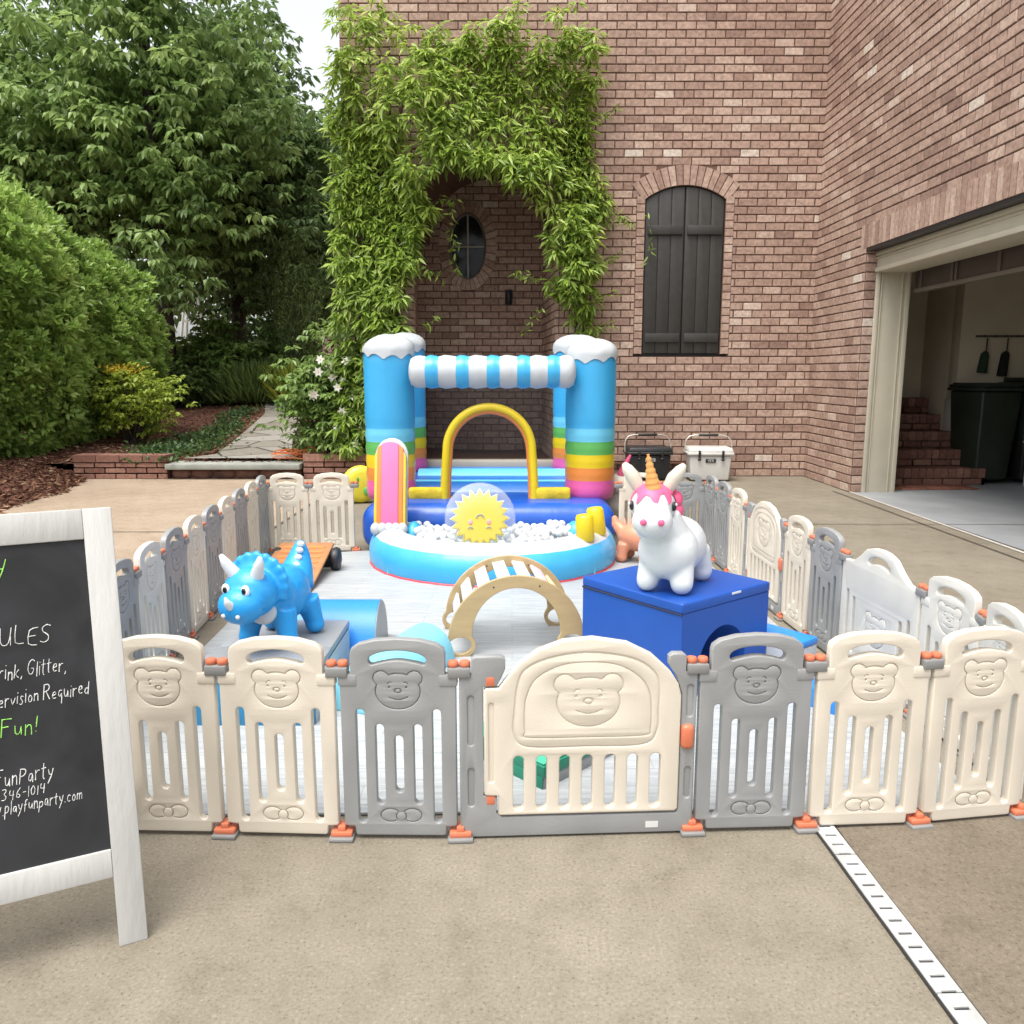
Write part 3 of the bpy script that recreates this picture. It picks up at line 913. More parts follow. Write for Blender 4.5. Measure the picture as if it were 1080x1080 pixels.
# dense far wood
n = 30000
P = np.column_stack([rng.uniform(-30, 3, n), rng.uniform(30, 36, n), .5 + 11.5 * rng.random(n) ** 1.25])
P[:, 2] *= 1 + .12 * np.sin(P[:, 0] * 1.1)
gap = (lump(P * np.array([1, .2, 1]), 1.1, 5) > .62) & (P[:, 2] > 2.2)
P = P[~gap]; n = len(P)
D = rng.normal(size=(n, 3)); D[:, 2] -= .4
me = leaf_mesh('far_wood', P, D, rng.uniform(.3, .6, n), rng.uniform(.16, .3, n), np.clip(rng.normal(.5, .2, n) + .25 * lump(P, .8, 9), 0, 1), [L_DARK])
tag(link('far_wood', me), 'far band of dark trees closing off the back garden', 'woods', kind='stuff')

# pale garden arch glimpsed far behind
ob = thing('garden_obelisk', 'pale tapering garden frame seen far off past the dark tree trunk', 'garden frame', (-9.75, 25.5, zt(-9.75, 25.5)))
s = MB()
PWOOD = mat('pale_wood', (.42, .42, .36), .8, .15)
for sx in (-1, 1):
    for sy in (-1, 1):
        s = MB(); s.tube([(sx * .45, sy * .3, 0), (sx * .12, sy * .1, 2.6)], .04, 6); s.build('post', PWOOD, ob)
PBAR = mat('pale_wood_bar', (.40, .39, .34), .8, .15)
for z_ in (.5, 1.1, 1.7):
    s = MB(); s.box(-.42 + z_ * .12, -.31 + z_ * .07, z_, .42 - z_ * .12, -.25 + z_ * .07, z_ + .07); s.build('crossbar', PBAR, ob)
bw = thing('garden_bench_wall', 'small patch of far brick garden wall behind the feathery bush', 'garden wall', (-6.2, 26.5, zt(-6.2, 26.5)))
mb, rv = MB(), []
mb.box(-.9, .002, 0, .9, .3, 1.5, 1); rv += [.5] * 6
bricks(mb, rv, (-.9, 0, 0), (1, 0, 0), (0, -1, 0), 0, 1.8, 0, 1.5, seed=71)
brick_part('wall', mb, rv, bw)

# ------------------------------------------------------------------ vine over the recess
VP = [(-2.0, 5.25), (-1.6, 5.45), (-1.3, 5.1), (-0.9, 5.25), (-.5, 4.95), (0.0, 5.3), (0.35, 4.95), (0.72, 5.35), (.92, 4.8), (0.96, 4.02), (0.98, 3.41), (1.08, 3.08), (1.0, 2.95), (0.94, 2.67), (1.0, 2.37), (0.90, 2.14), (.95, 1.86), (0.9, 1.68), (0.73, 1.6), (0.62, 1.78), (0.62, 1.98), (0.42, 2.12), (0.36, 2.29), (0.47, 2.4), (0.36, 2.61), (0.40, 2.95), (0.18, 3.28), (-0.11, 3.40), (-0.43, 3.48), (-0.67, 3.55), (-0.98, 3.45), (-1.06, 3.17), (-0.9, 3.06), (-0.95, 2.96), (-1.08, 2.9), (-1.14, 2.67), (-1.08, 2.43), (-1.21, 2.27), (-1.16, 1.95), (-1.24, 1.71), (-1.22, 1.4), (-1.27, 0.96), (-1.58, 0.74), (-1.68, 0.29), (-1.98, 0.29), (-2.04, 0.74), (-2.08, 1.18), (-2.02, 1.73), (-2.08, 2.27), (-2.14, 2.79), (-2.12, 3.31), (-2.06, 3.82), (-2.1, 4.22), (-1.98, 4.8)]
def inside(px, pz, poly):
    c = np.zeros(len(px), bool); j_ = len(poly) - 1
    for i in range(len(poly)):
        xi, zi = poly[i]; xj, zj = poly[j_]
        cond = ((zi > pz) != (zj > pz)) & (px < (xj - xi) * (pz - zi) / (zj - zi + 1e-12) + xi)
        c ^= cond; j_ = i
    return c
vn = thing('climbing_vine', 'bright green leafy vine draped around the recess and corner of the brick house', 'vine', (-1.7, 9.9, .2))
nc = 4600
cx = rng.uniform(-2.5, 1.2, nc); cz = rng.uniform(.25, 5.6, nc)
q = np.column_stack([cx, np.zeros(nc), cz])
jit = .07 * lump(q, 7, 3)
keep = inside(cx + jit, cz + jit, VP)
keep &= rng.random(nc) < np.clip(.92 + .55 * lump(q, 5, 31), .15, 1) * np.clip((5.45 - cz) / .7, .0, 1)
cx, cz = cx[keep], cz[keep]; nc = len(cx)
q = np.column_stack([cx, np.zeros(nc), cz])
bulge = .14 + .36 * np.clip(.5 + .7 * lump(q, 3.6, 15), 0, 1)
bulge *= rng.uniform(.30, 1.0, nc) ** .8
over = np.where((cz > 3.3) & (cx > -1.2) & (cx < .5), .10, 0)
C = np.column_stack([cx, FY - .03 - bulge - over, cz])
per = 12
idx = np.repeat(np.arange(nc), per); n = len(idx)
rad = unit(n)
P = C[idx] + rad * .03
D = rad * np.array([1.0, .8, .55]) + np.array([0, -.35, -.55]) + rng.normal(size=(n, 3)) * .15
tone = rng.normal(0, .12, nc)
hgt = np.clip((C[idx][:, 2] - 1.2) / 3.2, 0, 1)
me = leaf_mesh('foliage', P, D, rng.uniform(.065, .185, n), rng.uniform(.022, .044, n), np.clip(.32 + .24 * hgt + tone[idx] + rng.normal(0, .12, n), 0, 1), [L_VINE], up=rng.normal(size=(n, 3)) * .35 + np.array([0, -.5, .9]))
me.transform(Matrix.Translation((1.7, -9.9, -.2)))
link('foliage', me, vn)
# loose trailing strands
s = MB(); rr = random.Random(2); PP = []; DD = []
def strand(p0, p1, sag, k, out=.06):
    p0, p1 = Vector(p0), Vector(p1); m1 = (p0 + p1) / 2 + Vector((rr.uniform(-.05, .05), -out, sag))
    pts = [p0 * (1 - t) ** 2 + m1 * 2 * t * (1 - t) + p1 * t * t for t in np.linspace(0, 1, 8)]
    s.tube(pts, .004, 5)
    for i in range(k):
        t = rr.random(); p = p0 * (1 - t) ** 2 + m1 * 2 * t * (1 - t) + p1 * t * t
        PP.append(p + Vector((rr.gauss(0, .02), rr.gauss(0, .02), rr.gauss(0, .02)))); DD.append(Vector((rr.gauss(0, .6), rr.uniform(-.6, .1), rr.gauss(-.4, .4))))
for a, b_, sg, k in [((1.0, 9.9, 3.1), (1.38, 9.94, 2.98), .05, 26), ((1.0, 9.9, 2.5), (1.3, 9.95, 2.66), .03, 12), ((.95, 9.9, 2.1), (1.25, 9.95, 2.2), .04, 14), ((.95, 9.9, 1.75), (1.2, 9.95, 1.82), .03, 12),
                     ((.3, 9.8, 2.3), (.0, 9.9, 2.42), .05, 24), ((.35, 9.8, 2.0), (.12, 9.9, 1.72), .0, 14), ((-.95, 9.75, 3.15), (-.62, 9.95, 3.22), .06, 26), ((-.7, 9.8, 3.1), (-.66, 10.1, 2.45), 0, 34),
                     ((-1.0, 9.75, 2.45), (-.8, 9.9, 2.3), .04, 16), ((-1.0, 9.75, 1.8), (-.85, 9.9, 1.9), .04, 12), ((1.6, 9.93, 3.15), (1.62, 9.93, 2.55), 0, 10), ((.9, 9.8, 4.0), (1.2, 9.93, 4.2), .1, 16)]:
    strand(a, b_, sg, k)
for i in range(26):
    x = rr.uniform(-1.9, -1.3); s.tube([(x, 9.93, .2), (x + rr.uniform(-.1, .1), 9.9, 1.5), (x + rr.uniform(-.1, .15), 9.9, 3), (x + rr.uniform(-.1, .35), 9.88, 4.3)], [.014, .011, .008, .004], 5)
for i in range(14):
    x = rr.uniform(.55, .95); s.tube([(x, 9.94, 1.7), (x + rr.uniform(-.1, .1), 9.92, 2.6), (x + rr.uniform(-.2, .1), 9.9, 3.6), (x + rr.uniform(-.6, .2), 9.88, 4.3)], [.004, .008, .008, .004], 5)
so = s.build('stem', BARK, None); so.data.transform(Matrix.Translation((1.7, -9.9, -.2))); so.parent = vn
n = len(PP)
me = leaf_mesh('trailing_leaves', np.array([tuple(p) for p in PP]), np.array([tuple(p) for p in DD]), rng.uniform(.07, .12, n), rng.uniform(.022, .036, n), rng.uniform(.2, .8, n), [L_VINE])
me.transform(Matrix.Translation((1.7, -9.9, -.2))); link('trailing_leaves', me, vn)

# flowering shrub at the foot of the vine
fs = tree('flowering_shrub', 'dark glossy shrub with white star flowers at the foot of the vine', (-2.25, 10.1, .19), (-2.20, 10.05, .95), (.43, .30, .72), 120, 70, .22, .095, .045, L_SHRUB, tr=0, droop=.3, seed=51, cat='shrub', limbs=26)
PET = mat('white_petal', (.80, .78, .72), .6, .05, sss=.1); CEN = mat('flower_centre', (.65, .45, .08), .7)
rr = random.Random(6)
for (x, z) in [(-2.24, 1.35), (-2.36, 1.28), (-2.2, 1.22), (-2.08, 1.17), (-2.14, 1.10), (-2.45, 1.0), (-2.41, 1.02), (-2.15, .62), (-2.12, .55), (-2.15, .38), (-2.0, .41), (-1.95, .44), (-1.87, .62), (-2.33, 1.42), (-2.04, 1.40), (-1.98, 1.0), (-2.1, .82)]:
    s = MB(); c = Vector((x + 2.35, 9.68 - 10.1 + rr.uniform(-.04, .05), z - .19))
    f = Euler((R(90) + rr.uniform(-.4, .3), rr.uniform(-.4, .4), rr.uniform(-.5, .5))).to_matrix().to_4x4()
    for k in range(6):
        a = 2 * math.pi * k / 6
        M = Matrix.Translation(c) @ f @ Matrix.Rotation(a, 4, 'Z')
        s.add([(0, 0, 0), (.027, -.018, .010), (.064, 0, .004), (.027, .018, .010)], [(0, 1, 2, 3)], 0, M)
    s.ell(tuple(c), .009, 8, 6, 1)
    s.build('flower', [PET, CEN], fs, recalc=False)
# ------------------------------------------------------------------ play fence
CREAM = mat('cream_plastic', (.62, .56, .465), .40, .055, 7, .08, 160)
WHITEP = mat('white_plastic', (.60, .585, .535), .40, .055, 7, .05, 220)
GREYP = mat('grey_plastic', (.262, .266, .264), .42, .08, 7, .08, 160)
ORANGE = mat('orange_plastic', (.58, .165, .085), .35, .06, 9)
CLAMP = mat('clamp_grey', (.215, .215, .21), .45, .05)

def ell2(cx, cz, a, b, n=40, ph=0):
    return [(cx + a * math.cos(2 * math.pi * i / n + ph), cz + b * math.sin(2 * math.pi * i / n + ph)) for i in range(n)]
def star_union(cx, cz, shapes, n=150, grow=0.0):
    """outline of ellipses that overlap at the centre, read off by rays"""
    out = []
    for i in range(n):
        t = 2 * math.pi * i / n
        d = (math.cos(t), math.sin(t)); best = 0
        for (ex, ez, a, b) in shapes:
            a += grow; b += grow
            A = (d[0] / a) ** 2 + (d[1] / b) ** 2
            B = -2 * (d[0] * ex / a ** 2 + d[1] * ez / b ** 2)
            C_ = (ex / a) ** 2 + (ez / b) ** 2 - 1
            dis = B * B - 4 * A * C_
            if dis >= 0: best = max(best, (-B + math.sqrt(dis)) / (2 * A))
        out.append((cx + d[0] * best, cz + d[1] * best))
    return out
def slot(cx, w, z0, z1, n=8):
    r = w / 2
    return [(cx + r * math.cos(math.pi * i / n), z1 - r + r * math.sin(math.pi * i / n)) for i in range(n + 1)] + \
           [(cx - r * math.cos(math.pi * i / n), z0 + r - r * math.sin(math.pi * i / n)) for i in range(n + 1)]
def crom(pts, n=6):
    out = []; m = len(pts)
    for i in range(m):
        p0, p1, p2, p3 = pts[i - 1], pts[i], pts[(i + 1) % m], pts[(i + 2) % m]
        for k in range(n):
            t = k / n
            out.append(tuple(.5 * (2 * p1[j] + (p2[j] - p0[j]) * t + (2 * p0[j] - 5 * p1[j] + 4 * p2[j] - p3[j]) * t * t + (3 * p1[j] - p0[j] - 3 * p2[j] + p3[j]) * t ** 3) for j in (0, 1)))
    return out
def strip(pts, w):
    L_, R_ = [], []
    for i, p in enumerate(pts):
        a = pts[max(0, i - 1)]; b = pts[min(len(pts) - 1, i + 1)]
        d = Vector((b[0] - a[0], b[1] - a[1])).normalized(); n_ = (-d.y * w / 2, d.x * w / 2)
        L_.append((p[0] + n_[0], p[1] + n_[1])); R_.append((p[0] - n_[0], p[1] - n_[1]))
    return L_ + R_[::-1]
def rpoly(pts, r, n=4):
    """polygon with rounded corners"""
    out = []; m = len(pts)
    for i in range(m):
        p = Vector(pts[i]); a = Vector(pts[i - 1]) - p; b = Vector(pts[(i + 1) % m]) - p
        q = min(r, a.length * .45, b.length * .45)
        s, e = p + a.normalized() * q, p + b.normalized() * q
        for k in range(n + 1):
            t = k / n; out.append(tuple(s * (1 - t) ** 2 + p * 2 * t * (1 - t) + e * t * t))
    return out

TH = .026
def bear_parts(cx, cz, k=1.0, g=.0011):
    """a bear face cut as grooves: hole in the panel, fillings, and the floor of the grooves"""
    sh = [(0, 0, .060 * k, .049 * k), (-.045 * k, .036 * k, .021 * k, .020 * k), (.045 * k, .036 * k, .021 * k, .020 * k)]
    hole = star_union(cx, cz, sh, grow=g); fill = star_union(cx, cz, sh, grow=-g)
    eyes = [ell2(cx + s * .023 * k, cz + .012 * k, .0030 * k, .0036 * k, 12) for s in (-1, 1)]
    brows = [strip([(cx + s * (.016 + .004 * t) * k, cz + (.026 - .0016 * (t - 1) ** 2) * k) for t in range(4)], .0024) for s in (-1, 1)]
    no, ni = ell2(cx, cz + .002 * k, .0105 * k, .0075 * k, 20), ell2(cx, cz + .002 * k, .0065 * k, .0040 * k, 20)
    mouth = strip([(cx + (-.024 + .052 * t / 12) * k, cz + (-.016 - .008 * math.sin(math.pi * t / 12) + .0015 * t / 12) * k) for t in range(13)], .0032)
    return hole, [plate([fill, no, mouth] + eyes + brows, TH, .0012, 1), plate([ni], TH, .0010, 1)], plate([star_union(cx, cz, sh, grow=g + .004)], TH - .009, .0005, 1)
def bow_parts(cx, cz, k=1.0, g=.0010):
    sh = [(0, 0, .013 * k, .012 * k), (-.030 * k, .003 * k, .026 * k, .0185 * k), (.030 * k, .003 * k, .026 * k, .0185 * k)]
    hole = star_union(cx, cz, sh, grow=g); fill = star_union(cx, cz, sh, grow=-g)
    co, ci = ell2(cx, cz, .0150 * k, .0150 * k, 24), ell2(cx, cz, .0122 * k, .0122 * k, 24)
    return hole, [plate([fill, co], TH, .0012, 1), plate([ci], TH + .003, .0012, 1)], plate([star_union(cx, cz, sh, grow=g + .004)], TH - .009, .0005, 1)

def stand(mes, name, mats, angle=40):
    me = join_meshes(name, mes, mats, angle)
    return rotx90(me)

PW = .313
def panel_mesh(name, m):
    arch = [(.281 + (.0) , .515)]
    top = [(PW * .5 + x, z) for x, z in ((.128, .512), (.124, .527), (.104, .541), (.06, .552), (0, .556), (-.06, .552), (-.104, .541), (-.124, .527), (-.128, .512))]
    out = rpoly([(.036, 0), (PW - .036, 0), (PW - .030, .026), (PW, .028), (PW, .452), (PW - .029, .456)], .008, 3)
    out = [(.036, .0), (PW - .036, .0), (PW - .031, .005), (PW - .030, .026), (PW - .004, .028), (PW, .032), (PW, .450), (PW - .004, .455), (PW - .029, .457)] + top + [(.029, .457), (.004, .455), (0, .450), (0, .032), (.004, .028), (.030, .026), (.031, .005)]
    c = PW / 2
    hh = [(c + .078 * math.cos(a), .508 + .010 * math.cos(2 * a) * 0 + .011 * math.sin(a)) for a in []]
    hole = [(c + x, z) for x, z in ((-.078, .493), (-.070, .484), (-.05, .489), (0, .4965), (.05, .489), (.070, .484), (.078, .493), (.072, .507), (.045, .5185), (0, .5235), (-.045, .5185), (-.072, .507))]
    slots = []
    for dx, z1, z0 in ((0, .288, .125), (-.052, .320, .090), (.052, .320, .090), (-.104, .362, .036), (.104, .362, .036)):
        slots.append(slot(c + dx, .0235, z0, z1))
    bh, bf, bb = bear_parts(c, .412)
    wh, wf_, wb_ = bow_parts(c + .002, .056)
    core = plate([out, crom(hole, 4), bh, wh] + slots, TH, .0034, 2)
    mes = [core] + bf + [bb] + wf_ + [wb_]
    # hinge plates at both shoulders
    h = MB()
    for x0, x1 in ((-.004, .046), (PW - .046, PW + .004)):
        h.box(x0, -.0155, .426, x1, .0155, .458)
    me = stand(mes, name, [m])
    hm = h.mesh('h', [m], bevel=.004)
    return join_meshes(name, [me, hm], [m], 40)

def connector(parent, x=0.0):
    s = MB(); s.box(x - .030, -.020, .462, x + .030, .020, .490); s.build('clamp', CLAMP, parent, bevel=.005)
    for dx in (-.0155, .0155):
        s = MB(); s.lathe([(.0125, .490), (.0148, .494), (.0148, .500), (.0125, .5045), (.006, .506)], 16, c=(x + dx, 0, 0)); s.build('cap', ORANGE, parent, angle=50)
    s = MB(); s.box(x - .030, -.024, .010, x + .030, .024, .026); s.box(x - .011, -.019, .020, x + .011, .019, .040)
    f = s.build('foot', ORANGE, parent, bevel=.005)
    s = MB(); s.box(x - .034, -.034, 0, x + .034, .034, .0115); s.build('foot_pad', CLAMP, f, bevel=.004)

def make_panel(m):
    t = thing('playpen_barrier', '', 'fence panel')
    link('panel_body', panel_mesh('panel_body', m), t, loc=(.008, 0, .012))
    connector(t)
    return t

def make_wide():
    t = thing('playpen_barrier', '', 'fence panel')
    W = .59
    c = W / 2
    top = [(W, .452), (W - .004, .462), (W - .05, .464), (W - .09, .470), (W - .14, .500), (W - .19, .538), (c + .05, .553), (c, .556), (c - .05, .553), (.19, .538), (.14, .500), (.09, .470), (.05, .464), (.004, .462), (0, .452)]
    out = [(.036, 0), (W - .036, 0), (W - .030, .026), (W - .004, .028), (W, .032)] + top + [(0, .032), (.004, .028), (.030, .026)]
    hole = [(c + x, z) for x, z in ((-.088, .488), (-.075, .480), (-.05, .487), (0, .495), (.05, .487), (.075, .480), (.088, .488), (.078, .503), (.05, .517), (0, .523), (-.05, .517), (-.078, .503))]
    slots = [slot(x, .024, z0, z1) for x, z0, z1 in ((.06, .05, .34), (.115, .08, .32), (W - .115, .08, .32), (W - .06, .05, .34))]
    bh, bf, bb = bear_parts(c, .22, 1.25); wh, wf_, wb_ = bow_parts(c, .075, 1.2)
    me = stand([plate([out, crom(hole, 4), bh, wh] + slots, TH, .0045, 2)] + bf + [bb] + wf_ + [wb_], 'panel_body', [WHITEP])
    link('panel_body', me, t, loc=(.008, 0, .012)); connector(t)
    return t

def make_gate():
    t = thing('playpen_gate', '', 'gate')
    GW = .635
    fr = [(0, 0), (GW, 0), (GW, .455), (.604, .462), (.604, .505), (.594, .513), (.566, .513), (.556, .505), (.556, .483), (.577, .450), (.594, .402), (.594, .068), (.588, .057), (.112, .057), (.097, .068), (.099, .116), (.0635, .120), (.0635, .428), (.100, .431), (.113, .456), (.122, .478), (.122, .505), (.112, .513), (.041, .513), (.031, .505), (.031, .462), (0, .455)]
    grooves = [slot(.030, .016, .09, .20), slot(.030, .016, .265, .405), slot(.617, .016, .10, .19), slot(.617, .016, .335, .425)]
    back = plate([[(.005, .05), (.056, .05), (.056, .44), (.005, .44)]], TH - .010, .0005, 1)
    back2 = plate([[(.602, .05), (.630, .05), (.630, .44), (.602, .44)]], TH - .010, .0005, 1)
    me = stand([plate([fr] + grooves, TH, .0045, 2), back, back2], 'gate_frame', [GREYP])
    f = link('gate_frame', me, t, loc=(0, 0, .006))
    do = [(.106, .064), (.584, .064), (.592, .072), (.592, .396), (.583, .43), (.5615, .464), (.509, .513), (.4435, .546), (.352, .561), (.273, .554), (.207, .529), (.155, .491), (.117, .443), (.104, .4255), (.070, .4255), (.065, .420), (.065, .127), (.070, .122), (.102, .121), (.102, .068)]
    sl = [slot(u_, .0285, .078, .234) for u_ in (.157, .219, .281, .342, .404, .465, .527)]
    D1 = crom([(.1558, .4366), (.178, .479), (.244, .508), (.339, .520), (.440, .507), (.50, .479), (.5285, .4366), (.530, .36), (.527, .299), (.49, .262), (.34, .260), (.181, .262), (.146, .299), (.147, .36)], 6)
    D2 = crom([(.176, .397), (.2, .449), (.263, .4855), (.342, .495), (.421, .4855), (.481, .449), (.506, .404), (.511, .35), (.5095, .306), (.4937, .287), (.34, .285), (.184, .287), (.1735, .306), (.172, .35)], 6)
    def grow(lp, g, cx=.34, cz=.385): return [(x + (x - cx) * g / .15, z + (z - cz) * g / .12) for x, z in lp]
    bh, bf, bb = bear_parts(.342, .384, 1.40, .0018)
    sideg = slot(.084, .013, .16, .385)
    pl = [plate([do, grow(D1, .0016), sideg] + sl, TH, .0045, 2), plate([grow(D1, -.0016), grow(D2, .0016)], TH, .0012, 1), plate([grow(D2, -.0016), bh], TH, .0012, 1),
          plate([grow(D1, .004)], TH - .007, .0005, 1), plate([slot(.084, .019, .155, .39)], TH - .010, .0005, 1)] + bf + [bb]
    me = stand(pl, 'gate_door', [CREAM])
    d = link('gate_door', me, t, loc=(0, -.004, .006))
    for z0 in (.094, .431):
        s = MB(); s.box(.070, -.014, z0, .094, .014, z0 + .026); s.build('hinge', ORANGE, t, bevel=.003, loc=(0, 0, .006))
    s = MB(); s.box(.594, -.027, .245, .630, .010, .315)
    s.build('latch', ORANGE, t, bevel=.013, bseg=3, loc=(0, 0, .006))
    s = MB(); s.box(.505, -.0145, .016, .540, -.0135, .034); s.build('sticker', mat('paper_label', (.6, .6, .58), .6), f)
    connector(t)
    return t

PROTO = {'cream': make_panel(CREAM), 'grey': make_panel(GREYP), 'white': make_panel(WHITEP), 'wide': make_wide(), 'gate': make_gate()}
FIRST = dict.fromkeys(PROTO, True)
def put(kind, a, b, label, group):
    o = PROTO[kind] if FIRST[kind] else copy_tree(PROTO[kind])
    FIRST[kind] = False
    d = Vector((b[0] - a[0], b[1] - a[1], 0))
    nominal = {'wide': .606, 'gate': .635}.get(kind, PW + .016)
    o.location = (a[0], a[1], 0); o.rotation_euler = (0, 0, math.atan2(d.y, d.x))
    o.scale = (d.length / nominal, 1, 1)
    o['label'] = label; o['group'] = group
    return o
FR = 'play fence panels along the front'
LR = 'play fence panels along the left side'
RR = 'play fence panels along the right side'
BR = 'play fence panels at the back'
J = [(-1.412, 2.10), (-1.097, 2.078), (-.784, 2.068), (-.462, 2.054), (-.140, 2.05), (.495, 2.082), (.815, 2.097), (1.137, 2.116), (1.452, 2.165)]
put('cream', J[0], J[1], 'cream front fence panel hidden behind the chalkboard sign', FR)
put('cream', J[1], J[2], 'cream bear face front panel just right of the chalkboard sign', FR)
put('cream', J[2], J[3], 'cream bear face front panel next to the grey one left of the gate', FR)
put('grey', J[3], J[4], 'grey bear face front panel on the hinge side of the cream gate', FR)
put('gate', J[4], J[5], 'front gate with cream bear face door in grey frame and orange latch', 'play fence gates')
put('grey', J[5], J[6], 'grey bear face front panel on the latch side of the gate, before the blue cube', FR)
put('cream', J[6], J[7], 'cream bear face front panel with the white drain strip running out under it', FR)
ql = put('cream', J[7], J[8], 'cream front panel at the right end of the front row, right of the drain', FR)
connector(ql, PW + .016)
LY = [2.10, 2.43, 2.77, 3.10, 3.42, 3.74, 4.06, 4.38, 4.69, 5.01, 5.33, 5.65]
LJ = [(-1.412 if i == 0 else -1.475 - .097 * (y - 3.1), y) for i, y in enumerate(LY)]
lk = ['cream', 'grey', 'grey', 'white', 'grey', 'cream', 'grey', 'cream', 'grey', 'cream', 'grey']
ll = ['cream left side panel at the front corner behind the chalkboard', 'grey left side panel behind the chalkboard frame, nearer the camera', 'grey left side panel peeping out beside the chalkboard edge',
      'white left side panel, nearest one fully seen beside the chalkboard', 'grey left side panel, first grey beyond the nearest white panel', 'cream left side panel, first cream beyond the nearest white panel',
      'grey left side panel, second grey beyond the white panel, behind the dinosaur horn', 'cream left side panel, second cream beyond the nearest white panel', 'grey left side panel, third grey beyond the white panel',
      'cream left side panel, last cream before the back left corner', 'grey left side panel at the back left corner']
for i in range(11): put(lk[i], LJ[i], LJ[i + 1], ll[i], LR)
B0 = [LJ[-1], (-1.422, 5.655), (-1.106, 5.67)]
put('cream', B0[0], B0[1], 'cream back panel in the far left corner behind the dinosaur', BR)
qb = put('cream', B0[1], B0[2], 'cream back panel beside the left tower of the inflatable castle', BR)
connector(qb, PW + .016)
RJ = [(1.452, 2.165), (1.505, 2.50), (1.478, 2.83), (1.432, 3.42), (1.410, 3.735), (1.392, 4.05), (1.374, 4.70), (1.368, 5.02), (1.364, 5.34), (1.360, 5.66)]
rk = ['white', 'white', 'wide', 'grey', 'cream', 'gate', 'cream', 'grey', 'grey']
rl = ['white right side panel at the front right corner, cut by the picture edge', 'white right side panel next after the corner panel, in front of the wide one', 'extra wide white right side panel with a low bear face and long handle',
      'grey right side panel between the wide white panel and a cream one', 'cream right side panel between the grey panel and the side gate', 'side gate of the right fence with cream door in grey frame',
      'cream right side panel just beyond the side gate', 'grey right side panel, second from the far right corner', 'grey right side panel at the far right corner']
for i in range(9): put(rk[i], RJ[i + 1], RJ[i], rl[i], RR if rk[i] != 'gate' else 'play fence gates')
put('grey', (1.055, 5.66), (1.36, 5.66), 'grey back panel in the far right corner behind the unicorn', BR)
put('cream', (.745, 5.66), (1.055, 5.66), 'cream back panel behind the unicorn ear beside the castle', BR)

# ------------------------------------------------------------------ play mat
def matwood():
    m, nt, b = newmat('play_mat')
    tc = N(nt, 'ShaderNodeTexCoord'); mp = N(nt, 'ShaderNodeMapping'); mp.inputs['Scale'].default_value = (2.2, 26, 1)
    nt.links.new(tc.outputs['Object'], mp.inputs['Vector'])
    nz = N(nt, 'ShaderNodeTexNoise'); nz.inputs['Scale'].default_value = 2.2; nz.inputs['Detail'].default_value = 8; nz.inputs['Roughness'].default_value = .7
    nt.links.new(mp.outputs[0], nz.inputs['Vector'])
    r = N(nt, 'ShaderNodeValToRGB'); e = r.color_ramp.elements
    e[0].position = .30; e[0].color = (.27, .295, .31, 1); e[1].position = .56; e[1].color = (.43, .452, .462, 1)
    nt.links.new(nz.outputs['Fac'], r.inputs['Fac'])
    br = N(nt, 'ShaderNodeTexBrick'); br.inputs['Scale'].default_value = 1; br.inputs['Brick Width'].default_value = .9; br.inputs['Row Height'].default_value = .11
    br.inputs['Mortar Size'].default_value = .0018; br.inputs['Color1'].default_value = (1, 1, 1, 1); br.inputs['Color2'].default_value = (.90, .91, .93, 1); br.inputs['Mortar'].default_value = (.72, .72, .72, 1)
    nt.links.new(tc.outputs['Object'], br.inputs['Vector'])
    mx = N(nt, 'ShaderNodeVectorMath', operation='MULTIPLY'); nt.links.new(r.outputs[0], mx.inputs[0]); nt.links.new(br.outputs[0], mx.inputs[1])
    nt.links.new(mx.outputs[0], b.inputs['Base Color']); b.inputs['Roughness'].default_value = .5
    return m
s = MB()
pm = [(-1.36, 2.14), (1.40, 2.19), (1.335, 3.4), (1.30, 5.60), (.0, 5.9), (-1.62, 5.52), (-1.43, 3.9)]
s.add([(x, y, .002) for x, y in pm] + [(x, y, .012) for x, y in pm], [tuple(range(6, -1, -1)), tuple(range(7, 14))] + [(i, (i + 1) % 7, 7 + (i + 1) % 7, 7 + i) for i in range(7)])
tag(s.build('play_mat', matwood(), bevel=.003), 'white and grey wood grain foam mat covering the pen floor', 'play mat')
# ------------------------------------------------------------------ inflatable castle
def vinyl(name, c, rough=.34): return mat(name, c, rough, .07, 3, .42, 11, coat=.12, stretch=(1, 1, .55))
V_SKY = vinyl('vinyl_sky', (.045, .36, .66)); V_LITE = vinyl('vinyl_light_cyan', (.13, .50, .70)); V_GREEN = vinyl('vinyl_green', (.10, .38, .09))
V_YEL = vinyl('vinyl_yellow', (.68, .50, .012)); V_OR = vinyl('vinyl_orange', (.66, .22, .045)); V_PINK = vinyl('vinyl_pink', (.68, .11, .33)); V_LPINK = vinyl('vinyl_light_pink', (.86, .32, .62))
V_WHITE = vinyl('vinyl_white', (.47, .50, .52)); V_BLUE = vinyl('vinyl_royal', (.010, .085, .44)); V_MID = vinyl('vinyl_mid_blue', (.025, .17, .54)); V_RED = vinyl('vinyl_red', (.55, .06, .08)); V_TAN = vinyl('vinyl_tan', (.34, .31, .26))
def net_mat():
    m, nt, b = newmat('net'); b.inputs['Base Color'].default_value = (.012, .012, .012, 1); b.inputs['Roughness'].default_value = .9
    tr = N(nt, 'ShaderNodeBsdfTransparent'); ms = N(nt, 'ShaderNodeMixShader'); ms.inputs[0].default_value = .33
    nt.links.new(tr.outputs[0], ms.inputs[1]); nt.links.new(b.outputs[0], ms.inputs[2]); nt.links.new(ms.outputs[0], nt.nodes['Material Output'].inputs['Surface'])
    return m
NET = net_mat()
bh = thing('bouncy_castle', 'inflatable bouncy castle with rainbow towers, striped beam and small ball pool', 'bouncy castle', (-.15, 6.1, 0))
